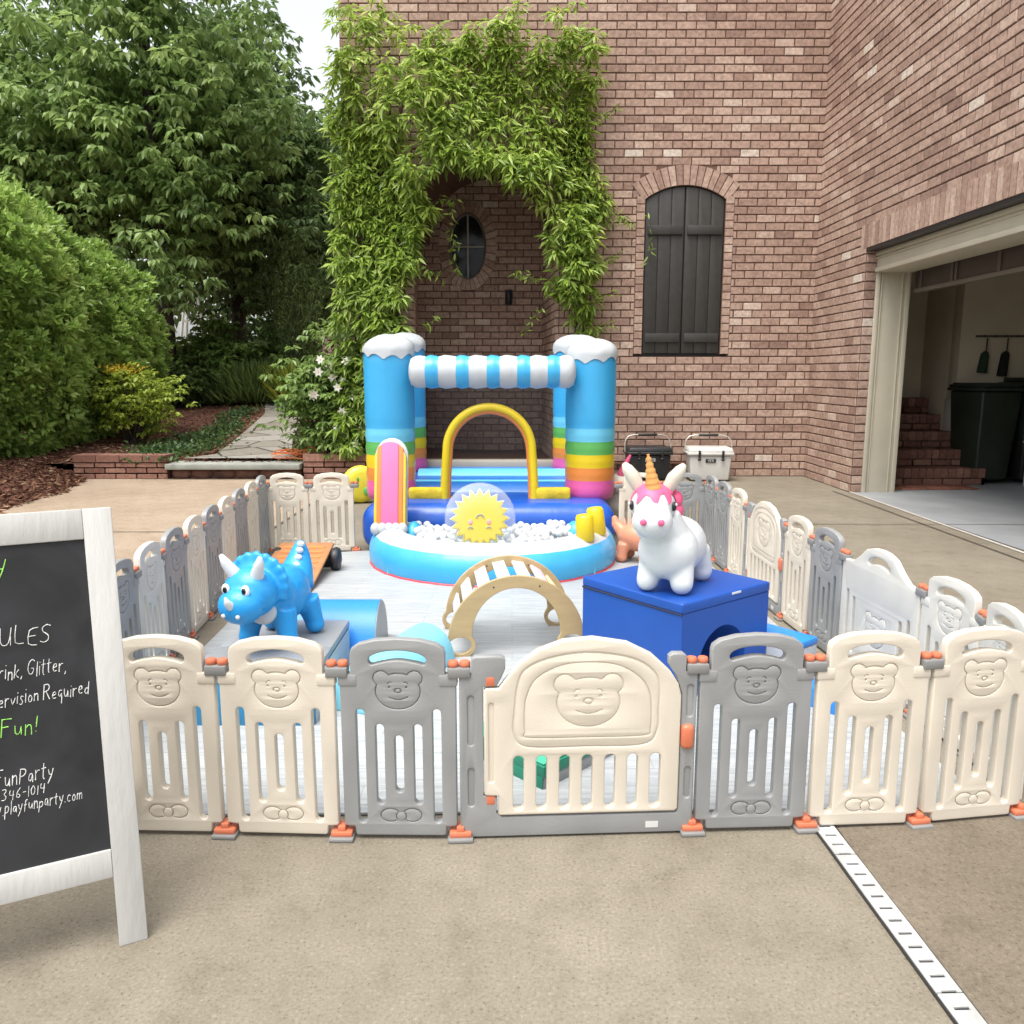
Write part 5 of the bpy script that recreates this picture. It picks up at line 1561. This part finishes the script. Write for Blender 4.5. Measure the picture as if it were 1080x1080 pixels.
for sx in (-1, 1):
    mb = MB(); mb.tube([(sx * .05, -.11, .32), (sx * .08, -.12, .37), (sx * .09, -.12, .40)], [.026, .018, .006], 10); mb.build('horn', PO, ph, angle=80)
for k in range(4):
    mb = MB(); mb.tube([(0, .02 + k * .07, .30 - .01 * k), (0, .03 + k * .07, .35)], [.026, .006], 8); mb.build('spike', PO, ph, angle=80)
mb = MB()
for sx in (-1, 1): mb.ell((sx * .06, -.165, .275), (.012, .012, .016), 10, 8)
mb.build('eye', EYE, ph)
ch = thing('cream_hopper', 'cream inflatable animal hopper with pink horn behind the unicorn, by the castle', 'hopper toy', (.79, 6.35, 0), R(20))
ch.scale = (1.12, 1.12, 1.12)
mb = MB(); mb.ell((0, .05, .22), (.12, .18, .12)); mb.ell((-.0, -.10, .36), (.075, .085, .08)); mb.tube([(0, -.04, .24), (0, -.09, .35)], [.085, .07], 12)
for (fx, fy) in ((-.08, -.05), (.08, -.05), (-.085, .16), (.085, .16)): mb.ell((fx, fy, .045), (.042, .048, .045)); mb.tube([(fx * .8, fy * .9, .16), (fx, fy, .05)], [.055, .042], 12)
link('body', blob('body', mb, .009, [U_CREAM], 5), ch)
mb = MB(); mb.tube([(.0, -.12, .43), (.02, -.14, .50), (.055, -.15, .57)], [.028, .022, .008], 10); mb.build('horn', U_PINK, ch, angle=80)
for sx in (-1, 1):
    mb = MB(); mb.tube([(sx * .045, -.08, .42), (sx * .075, -.08, .50)], [.02, .006], 10); mb.build('ear', U_CREAM, ch, angle=80)
mb = MB()
for sx in (-1, 1): mb.ell((sx * .058, -.165, .375), (.010, .010, .014), 10, 8)
mb.build('eye', EYE, ch)
# ------------------------------------------------------------------ coolers by the wall
def text_mesh(s, size, th=.002):
    cu = bpy.data.curves.new('t', 'FONT'); cu.body = s; cu.size = size; cu.extrude = th; cu.align_x = 'CENTER'; cu.align_y = 'CENTER'
    ob = bpy.data.objects.new('t', cu); COL.objects.link(ob)
    dg = bpy.context.evaluated_depsgraph_get(); me = bpy.data.meshes.new_from_object(ob.evaluated_get(dg))
    bpy.data.objects.remove(ob); bpy.data.curves.remove(cu); me.materials.clear(); return me
def cooler(label, loc, rz, m, mtag, mtxt):
    t = thing('cooler', label, 'cooler', loc, rz, 'coolers by the house wall')
    def taper(z0, z1, w0, w1, d0, d1):
        v = [(-w0, -d0, z0), (w0, -d0, z0), (w0, d0, z0), (-w0, d0, z0), (-w1, -d1, z1), (w1, -d1, z1), (w1, d1, z1), (-w1, d1, z1)]
        return v, [(0, 3, 2, 1), (4, 5, 6, 7), (0, 1, 5, 4), (1, 2, 6, 5), (2, 3, 7, 6), (3, 0, 4, 7)]
    mb = MB(); mb.add(*taper(.012, .305, .222, .245, .155, .172)); b = mb.build('body', m, t, bevel=.02, bseg=4)
    mb = MB(); mb.add(*taper(.307, .345, .268, .268, .195, .195)); mb.add(*taper(.3455, .395, .262, .246, .190, .175)); mb.build('lid', m, t, bevel=.012, bseg=3)
    for sx in (-.19, .19):
        mb = MB(); mb.box(sx - .04, -.12, 0, sx + .04, .12, .0115); mb.build('foot', BLACKP, t, bevel=.004)
    for sx in (-.135, .135):
        mb = MB(); mb.box(sx - .014, -.208, .265, sx + .014, -.1955, .365); mb.ell((sx, -.203, .262), (.022, .012, .016), 12, 8); mb.build('latch', BLACKP, t, bevel=.004)
    mb = MB(); mb.box(-.06, -.180, .225, .06, -.1695, .268); pl_ = mb.build('badge', mtag, t, bevel=.004)
    me = text_mesh('YETI', .038, .0015); rotx90(me); me.materials.append(mtxt); link('lettering', me, pl_, loc=(0, -.1815, .2465))
    # handle: wire bail with a dark grip
    mb = MB(); pts = [(-.272, 0, .33), (-.275, .01, .42), (-.262, .02, .475), (-.225, .03, .515), (-.16, .033, .53), (.16, .033, .53), (.225, .03, .515), (.262, .02, .475), (.275, .01, .42), (.272, 0, .33)]
    mb.tube(pts, .0075, 8); h = mb.build('handle', mat('steel_bail', (.55, .53, .48), .35, .05, metal=.7), t, angle=80)
    mb = MB(); mb.tube([(-.115, .033, .53), (-.1, .033, .531), (.1, .033, .531), (.115, .033, .53)], [.012, .016, .016, .012], 12); mb.build('grip', BLACKP, h, angle=60)
    return t
cooler('white hard cooler with wire handle standing against the brick wall', (2.33, 9.66, 0), R(-3), mat('cooler_white', (.60, .59, .56), .4, .03), DARKMETAL, mat('badge_white', (.7, .7, .68), .5))
cooler('black hard cooler with wire handle behind the unicorn horn against the brick wall', (1.62, 9.72, 0), R(2), mat('cooler_black', (.016, .017, .018), .45, .1), mat('badge_grey', (.35, .35, .34), .5), DARKMETAL)

# wall light in the recess
wl = thing('wall_light', 'small black wall fixture on the shaded recess wall right of the oval window', 'wall light', (-.045, 11.485, 2.28))
mb = MB(); mb.box(-.05, -.03, -.10, .05, 0, .10); mb.build('plate', BLACKP, wl, bevel=.008)
mb = MB(); mb.lathe([(.025, -.09), (.042, -.07), (.042, .05), (.03, .075), (.006, .085)], 14, c=(0, -.075, 0)); mb.build('shade', BLACKP, wl, angle=50)

# ------------------------------------------------------------------ inside the garage
def bin_(label, x, y, w, d, h, m, rz=0):
    t = thing('wheeled_bin', label, 'bin', (x, y, .006), rz, 'wheeled bins in the garage')
    mb = MB(); v = [(-w * .8, -d * .75, .05), (w * .8, -d * .75, .05), (w * .8, d * .8, .05), (-w * .8, d * .8, .05), (-w, -d, h * .92), (w, -d, h * .92), (w, d, h * .92), (-w, d, h * .92)]
    mb.add(v, [(0, 3, 2, 1), (4, 5, 6, 7), (0, 1, 5, 4), (1, 2, 6, 5), (2, 3, 7, 6), (3, 0, 4, 7)]); mb.build('body', m, t, bevel=.025, bseg=3)
    mb = MB(); mb.box(-w * 1.08, -d * 1.12, h * .922, w * 1.08, d * 1.1, h * .955); mb.box(-w * .95, -d * .98, h * .9555, w * .95, d * .95, h); mb.build('lid', m, t, bevel=.012)
    for sx in (-1, 1):
        mb = MB(); mb.lathe([(.03, -.025), (.11, -.025), (.12, -.012), (.12, .012), (.11, .025), (.03, .025)], 20, M=Matrix.Translation((sx * w * .92, d * .72, .121)) @ Matrix.Rotation(R(90), 4, 'Y')); mb.build('wheel', BLACKP, t, angle=50)
    mb = MB(); mb.tube([(-w * .8, d * 1.1, h * .95), (-w * .8, d * 1.25, h * .97), (w * .8, d * 1.25, h * .97), (w * .8, d * 1.1, h * .95)], .014, 8); mb.build('handle', BLACKP, t, angle=60)
    return t
b1 = bin_('dark green wheeled bin nearest the brick steps, pale mark on its side', 5.42, 9.42, .25, .28, 1.14, mat('bin_green', (.020, .028, .018), .5, .2, 6), R(8))
mb = MB(); mb.box(-.06, -.252, .66, -.02, -.2475, .80); mb.build('side_mark', mat('bin_mark', (.22, .22, .20), .7), b1, rot=(R(-4.5), 0, 0))
b2 = bin_('black wheeled bin beside the green one, with a pale badge and bar', 6.02, 9.40, .29, .29, 1.20, mat('bin_black', (.014, .015, .013), .5, .2, 6), R(-4))
mb = MB(); mb.box(-.20, -.285, .78, -.08, -.268, .82); mb.box(-.26, -.262, .48, -.08, -.245, .50); mb.build('badge', mat('bin_badge', (.30, .30, .30), .6), b2)
bx = thing('cardboard_box', 'white printed box with brown lid standing on the garage floor', 'box', (5.98, 8.93, .006), R(4))
mb = MB(); mb.box(-.24, -.16, 0, .24, .16, .335); mb.build('carton', mat('white_carton', (.50, .51, .50), .7, .06), bx, bevel=.004)
mb = MB(); mb.box(-.245, -.165, .336, .245, .165, .385); mb.build('lid', mat('brown_lid', (.10, .05, .035), .7), bx, bevel=.004)
mb = MB()
for z_ in (.26, .235, .15, .11, .07): mb.box(-.20, -.1625, z_, -.20 + .12 + .2 * abs(math.sin(z_ * 40)), -.1605, z_ + .012)
mb.build('print', mat('print_ink', (.10, .12, .14), .7), bx)
dm = thing('door_mat', 'reddish brown door mat at the foot of the garage steps', 'door mat', (4.55, 8.93, .006), R(0))
mb = MB(); mb.box(-.50, -.17, 0, .52, .17, .016); mb.build('pile', mat('coir_mat', (.26, .10, .065), .95, .4, 14, .8, 60), dm, bevel=.005)
rk_ = thing('tool_rack', 'thin metal tool rail on the garage wall above the bins', 'tool rack', (5.72, 9.742, 1.68))
mb = MB(); mb.box(-.30, -.012, -.012, .30, 0, .012); mb.build('rail', mat('rail_metal', (.10, .09, .075), .5), rk_)
mb = MB()
for x_ in (-.10, .16, -.22, .03): mb.tube([(x_, -.012, 0), (x_, -.05, -.01), (x_, -.055, .015)], .005, 6)
mb.build('hook', DARKMETAL, rk_)
for lab, x_, l_, m_ in (('dark green handled brush hanging from the tool rail', 5.54, .40, (.02, .05, .025)), ('black handled brush hanging from the tool rail', 5.78, .44, (.012, .012, .012))):
    t = thing('hanging_brush', lab, 'brush', (x_, 9.70, 1.66))
    mb = MB(); mb.tube([(0, 0, 0), (0, .005, -.16)], .008, 8); mb.build('handle', DARKMETAL, t)
    mb = MB(); mb.tube([(0, .005, -.155), (-.01, .01, -.19), (-.02, .01, -.30), (-.03, .01, -l_)], [.022, .045, .05, .055], 12); mb.build('head', mat('brush_' + str(x_), m_, .9, .3, 40, .6, 80), t, angle=60)

# ------------------------------------------------------------------ orange cord heap
oc = MB(); rr = random.Random(8)
pts = []
for i in range(90):
    a = i * .83; q = .10 + .09 * math.sin(i * .37)
    pts.append((q * 2.0 * math.cos(a) + .05 * math.sin(i * 1.7), q * 1.1 * math.sin(a), .02 + .10 * abs(math.sin(i * .21)) + .03 * math.sin(i * 1.1)))
pts += [(.22, -.05, .05), (.34, -.14, .14), (.42, -.24, .08), (.50, -.30, -.08), (.62, -.34, -.155), (.9, -.36, -.16)]
oc.tube(pts, .0045, 6)
o = oc.build('extension_cord', mat('cord_orange', (.66, .16, .04), .5, .05), None, loc=(-2.62, 10.12, .20), angle=80)
tag(o, 'tangled orange extension cord heaped at the right end of the stone step', 'cord')

# ------------------------------------------------------------------ chalkboard sign
sg = thing('chalkboard_sign', 'white framed chalkboard easel sign with handwritten play rules', 'sign', (-.816, 1.643, 0), math.atan2(.46, .888))
SW = mat('sign_white_paint', (.50, .495, .475), .6, .10, 6, .25, 60, stretch=(1, 1, .15)); SB = None
def chalkboard():
    m, nt, b = newmat('chalkboard')
    tc = N(nt, 'ShaderNodeTexCoord'); n1 = N(nt, 'ShaderNodeTexNoise'); n1.inputs['Scale'].default_value = 5; n1.inputs['Detail'].default_value = 6; n1.inputs['Distortion'].default_value = 1.2
    nt.links.new(tc.outputs['Object'], n1.inputs['Vector'])
    r = N(nt, 'ShaderNodeValToRGB'); e = r.color_ramp.elements; e[0].position = .35; e[0].color = (.007, .0075, .009, 1); e[1].position = .88; e[1].color = (.034, .036, .042, 1)
    nt.links.new(n1.outputs['Fac'], r.inputs['Fac']); nt.links.new(r.outputs[0], b.inputs['Base Color']); b.inputs['Roughness'].default_value = .6; return m
SB = chalkboard()
LEAN = R(-10)      # the whole face tips back from its feet
def face(mb, name, m, parent=sg, **kw):
    o = mb.build(name, m, parent, **kw); o.data.transform(Matrix.Rotation(LEAN, 4, 'X')); return o
mb = MB()
mb.box(-.058, 0, 0, 0, .020, .972); mb.box(-.56, 0, 0, -.502, .020, .972)
mb.box(-.5018, .0008, .905, -.0582, .0192, .972); mb.box(-.5018, .0008, .155, -.0582, .0192, .217)
fo = face(mb, 'frame', SW, bevel=.003)
mb = MB(); mb.box(-.515, .008, .20, -.045, .014, .92); bo = face(mb, 'board', SB)
mb = MB(); top = Vector((0, .018 + .93 * math.sin(R(10)), .93))
for x_ in (-.535, -.025): mb.tube([(x_, .20, .90), (x_, .50, .012)], .016, 6)
mb.box(-.53, .39, .25, -.03, .405, .28)
mb.build('rear_leg', SW, sg)

# chalk handwriting as strokes
G_ = {
 'R': [[(0, 0), (.02, 1)], [(0, .95), (.35, 1), (.5, .8), (.4, .58), (.05, .5)], [(.2, .52), (.55, 0)]], 'U': [[(0, 1), (.02, .3), (.15, .02), (.4, .02), (.52, .3), (.55, 1)], [(.55, .5), (.58, 0)]],
 'L': [[(.05, 1), (0, .03), (.5, .05)]], 'E': [[(.5, .98), (.02, .95), (0, .03), (.5, 0)], [(.02, .52), (.4, .54)]], 'S': [[(.5, .9), (.3, 1), (.05, .85), (.1, .6), (.42, .42), (.45, .12), (.2, 0), (0, .1)]],
 'D': [[(.05, 0), (.05, 1)], [(0, 1), (.4, .9), (.55, .5), (.4, .1), (0, 0)]], 'r': [[(.02, .6), (.05, 0)], [(.05, .4), (.18, .58), (.33, .55)]], 'i': [[(.05, .58), (.06, 0)], [(.05, .8), (.07, .84)]],
 'n': [[(.02, .6), (.03, 0)], [(.03, .4), (.18, .58), (.32, .5), (.35, 0)]], 'k': [[(.03, 1), (.02, 0)], [(.35, .6), (.04, .28), (.38, 0)]], ',': [[(.1, .06), (.04, -.16)]], '.': [[(.05, .0), (.08, .04)]],
 'G': [[(.55, .85), (.35, 1), (.08, .8), (0, .4), (.15, .05), (.42, .05), (.55, .42), (.3, .42)]], 'l': [[(.05, 1), (.05, 0)]], 't': [[(.12, .95), (.1, .05), (.22, 0)], [(-.04, .62), (.3, .66)]],
 'e': [[(.03, .3), (.36, .34), (.3, .55), (.12, .56), (.02, .28), (.15, .02), (.36, .1)]], 'p': [[(.02, .6), (.0, -.38)], [(.02, .45), (.2, .6), (.36, .42), (.3, .1), (.04, .06)]], 'v': [[(0, .58), (.16, 0), (.34, .6)]],
 's': [[(.3, .52), (.1, .58), (.08, .38), (.28, .22), (.2, .0), (0, .06)]], 'o': [[(.18, .58), (.02, .36), (.1, .04), (.3, .06), (.36, .36), (.18, .58)]], 'q': [[(.34, .5), (.12, .56), (.02, .25), (.2, .05), (.34, .45), (.36, -.38)]],
 'u': [[(.02, .58), (.05, .1), (.22, .02), (.33, .25), (.34, .58), (.37, 0)]], 'd': [[(.34, .45), (.14, .55), (.02, .25), (.18, .02), (.34, .2)], [(.36, 1), (.36, 0)]], 'F': [[(.04, 0), (.04, 1)], [(.0, 1), (.52, .98)], [(.04, .55), (.38, .56)]],
 '!': [[(.08, 1), (.06, .3)], [(.05, .04), (.07, .0)]], 'P': [[(.03, 0), (.05, 1)], [(.0, .98), (.4, .95), (.48, .72), (.3, .5), (.05, .48)]], 'a': [[(.32, .5), (.12, .56), (.02, .22), (.18, .02), (.32, .3), (.34, .56), (.37, .0)]],
 'y': [[(.02, .58), (.1, .2), (.28, .2)], [(.38, .6), (.28, .1), (.05, -.38)]], '3': [[(.02, .92), (.3, 1), (.4, .78), (.15, .54), (.42, .35), (.3, .02), (0, .06)]], '4': [[(.1, 1), (.02, .5), (.45, .5)], [(.38, .95), (.36, 0)]], '6': [[(.35, 1), (.08, .55), (.05, .12), (.28, 0), (.4, .28), (.12, .42)]],
 '1': [[(.05, .95), (.06, 0)]], '0': [[(.2, 1), (.02, .6), (.1, .05), (.32, .06), (.4, .6), (.2, 1)]], '-': [[(.02, .45), (.3, .46)]], 'w': [[(0, .56), (.1, 0), (.22, .45), (.33, 0), (.46, .58)]], 'f': [[(.32, .92), (.16, .98), (.12, .6), (.1, -.1)], [(0, .5), (.28, .54)]],
 'c': [[(.34, .48), (.15, .58), (.02, .3), (.14, .02), (.34, .1)]], 'm': [[(.02, .58), (.03, 0)], [(.03, .4), (.15, .58), (.25, .5), (.26, 0)], [(.26, .4), (.4, .58), (.5, .45), (.52, 0)]], ' ': [],
}
CHALK = mat('chalk', (.66, .66, .64), .95, .25, 220); CHALKG = mat('chalk_green', (.28, .62, .12), .95, .25, 220)
crr = random.Random(33)
def write(s, x1, z, h, vis, x0, m, wgt=.0014):
    """s ends at x1 on baseline z; its last `vis` letters start at x0"""
    wid = lambda c: .30 if c == ' ' else max([p[0] for st_ in G_[c] for p in st_] or [0]) + .17
    k = (x1 - x0) / (sum(wid(c) for c in s[-vis:]) * h)
    x = x1 - sum(wid(c) for c in s) * h * k
    mb = MB()
    for c in s:
        dz = crr.uniform(-.08, .08) * h; q = crr.uniform(.88, 1.12)
        for st_ in G_[c]:
            pts = [Vector((x + p[0] * h * k + p[1] * h * .13, .0076, z + dz + p[1] * h * q)) for p in st_]
            sm_ = [pts[0]]
            for i in range(1, len(pts)):
                for t in (.5, 1): sm_.append(pts[i - 1].lerp(pts[i], t))
            for i in range(1, len(sm_) - 1):
                if i % 2 == 0: sm_[i] = sm_[i] * .6 + (sm_[i - 1] + sm_[i + 1]) * .2
            mb.tube([tuple(p) for p in sm_], [wgt * crr.uniform(.5, .95) for _ in sm_], 5)
        x += wid(c) * h * k
    o = mb.build('writing', m, bo, angle=80); o.data.transform(Matrix.Rotation(LEAN, 4, 'X')); return o
write('y', -.205, .845, .05, 1, -.228, CHALKG, .0017)
write('RULES', -.135, .690, .040, 4, -.234, CHALK, .0014)
write('Drink, Glitter,', -.112, .622, .032, 14, -.240, CHALK, .0012)
write('Supervision Required', -.073, .566, .030, 17, -.245, CHALK, .0012)
write('Fun!', -.174, .500, .036, 4, -.246, CHALKG, .0015)
write('FunParty', -.153, .398, .032, 8, -.263, CHALK, .0013)
write('346-1014', -.171, .368, .022, 8, -.254, CHALK, .0011)
write('www.playfunparty.com', -.103, .340, .026, 18, -.266, CHALK, .0011)

# ------------------------------------------------------------------ camera and light
cam = bpy.data.cameras.new('camera'); co_ = bpy.data.objects.new('camera', cam); COL.objects.link(co_)
co_.location = (0, 0, 1.25); co_.rotation_euler = (R(90 - 9.635), 0, 0)
cam.sensor_width = 36; cam.lens = 36 * 860 / 1080; cam.clip_start = .05; cam.clip_end = 500
SC.camera = co_

EL, AZ = 69, -140          # sun height; direction it comes from, degrees clockwise from straight ahead
w = bpy.data.worlds.new('World'); SC.world = w; w.use_nodes = True
nt = w.node_tree; bg = nt.nodes['Background']
sky = nt.nodes.new('ShaderNodeTexSky'); sky.sky_type = 'NISHITA'; sky.sun_disc = False
sky.sun_elevation = R(EL); sky.sun_rotation = R(AZ); sky.air_density = 1.0; sky.dust_density = 4.0; sky.ozone_density = .6
hs = nt.nodes.new('ShaderNodeHueSaturation'); hs.inputs['Saturation'].default_value = .22
nt.links.new(sky.outputs[0], hs.inputs['Color']); nt.links.new(hs.outputs[0], bg.inputs['Color']); bg.inputs['Strength'].default_value = .15
sd = bpy.data.lights.new('sun', 'SUN'); sd.energy = 1.4; sd.angle = R(40); sd.color = (1, .95, .87)
so = bpy.data.objects.new('sun', sd); COL.objects.link(so)
sv = Vector((math.cos(R(EL)) * math.sin(R(AZ)), math.cos(R(EL)) * math.cos(R(AZ)), math.sin(R(EL))))
so.rotation_euler = sv.to_track_quat('Z', 'Y').to_euler(); so.location = (-8, 4, 12)

SC.render.engine = 'CYCLES'
SC.view_settings.view_transform = 'Standard'; SC.view_settings.look = 'None'; SC.view_settings.gamma = 1
SC.view_settings.exposure = 1.12
SC.cycles.use_denoising = True
SC.cycles.max_bounces = 8; SC.cycles.transparent_max_bounces = 16
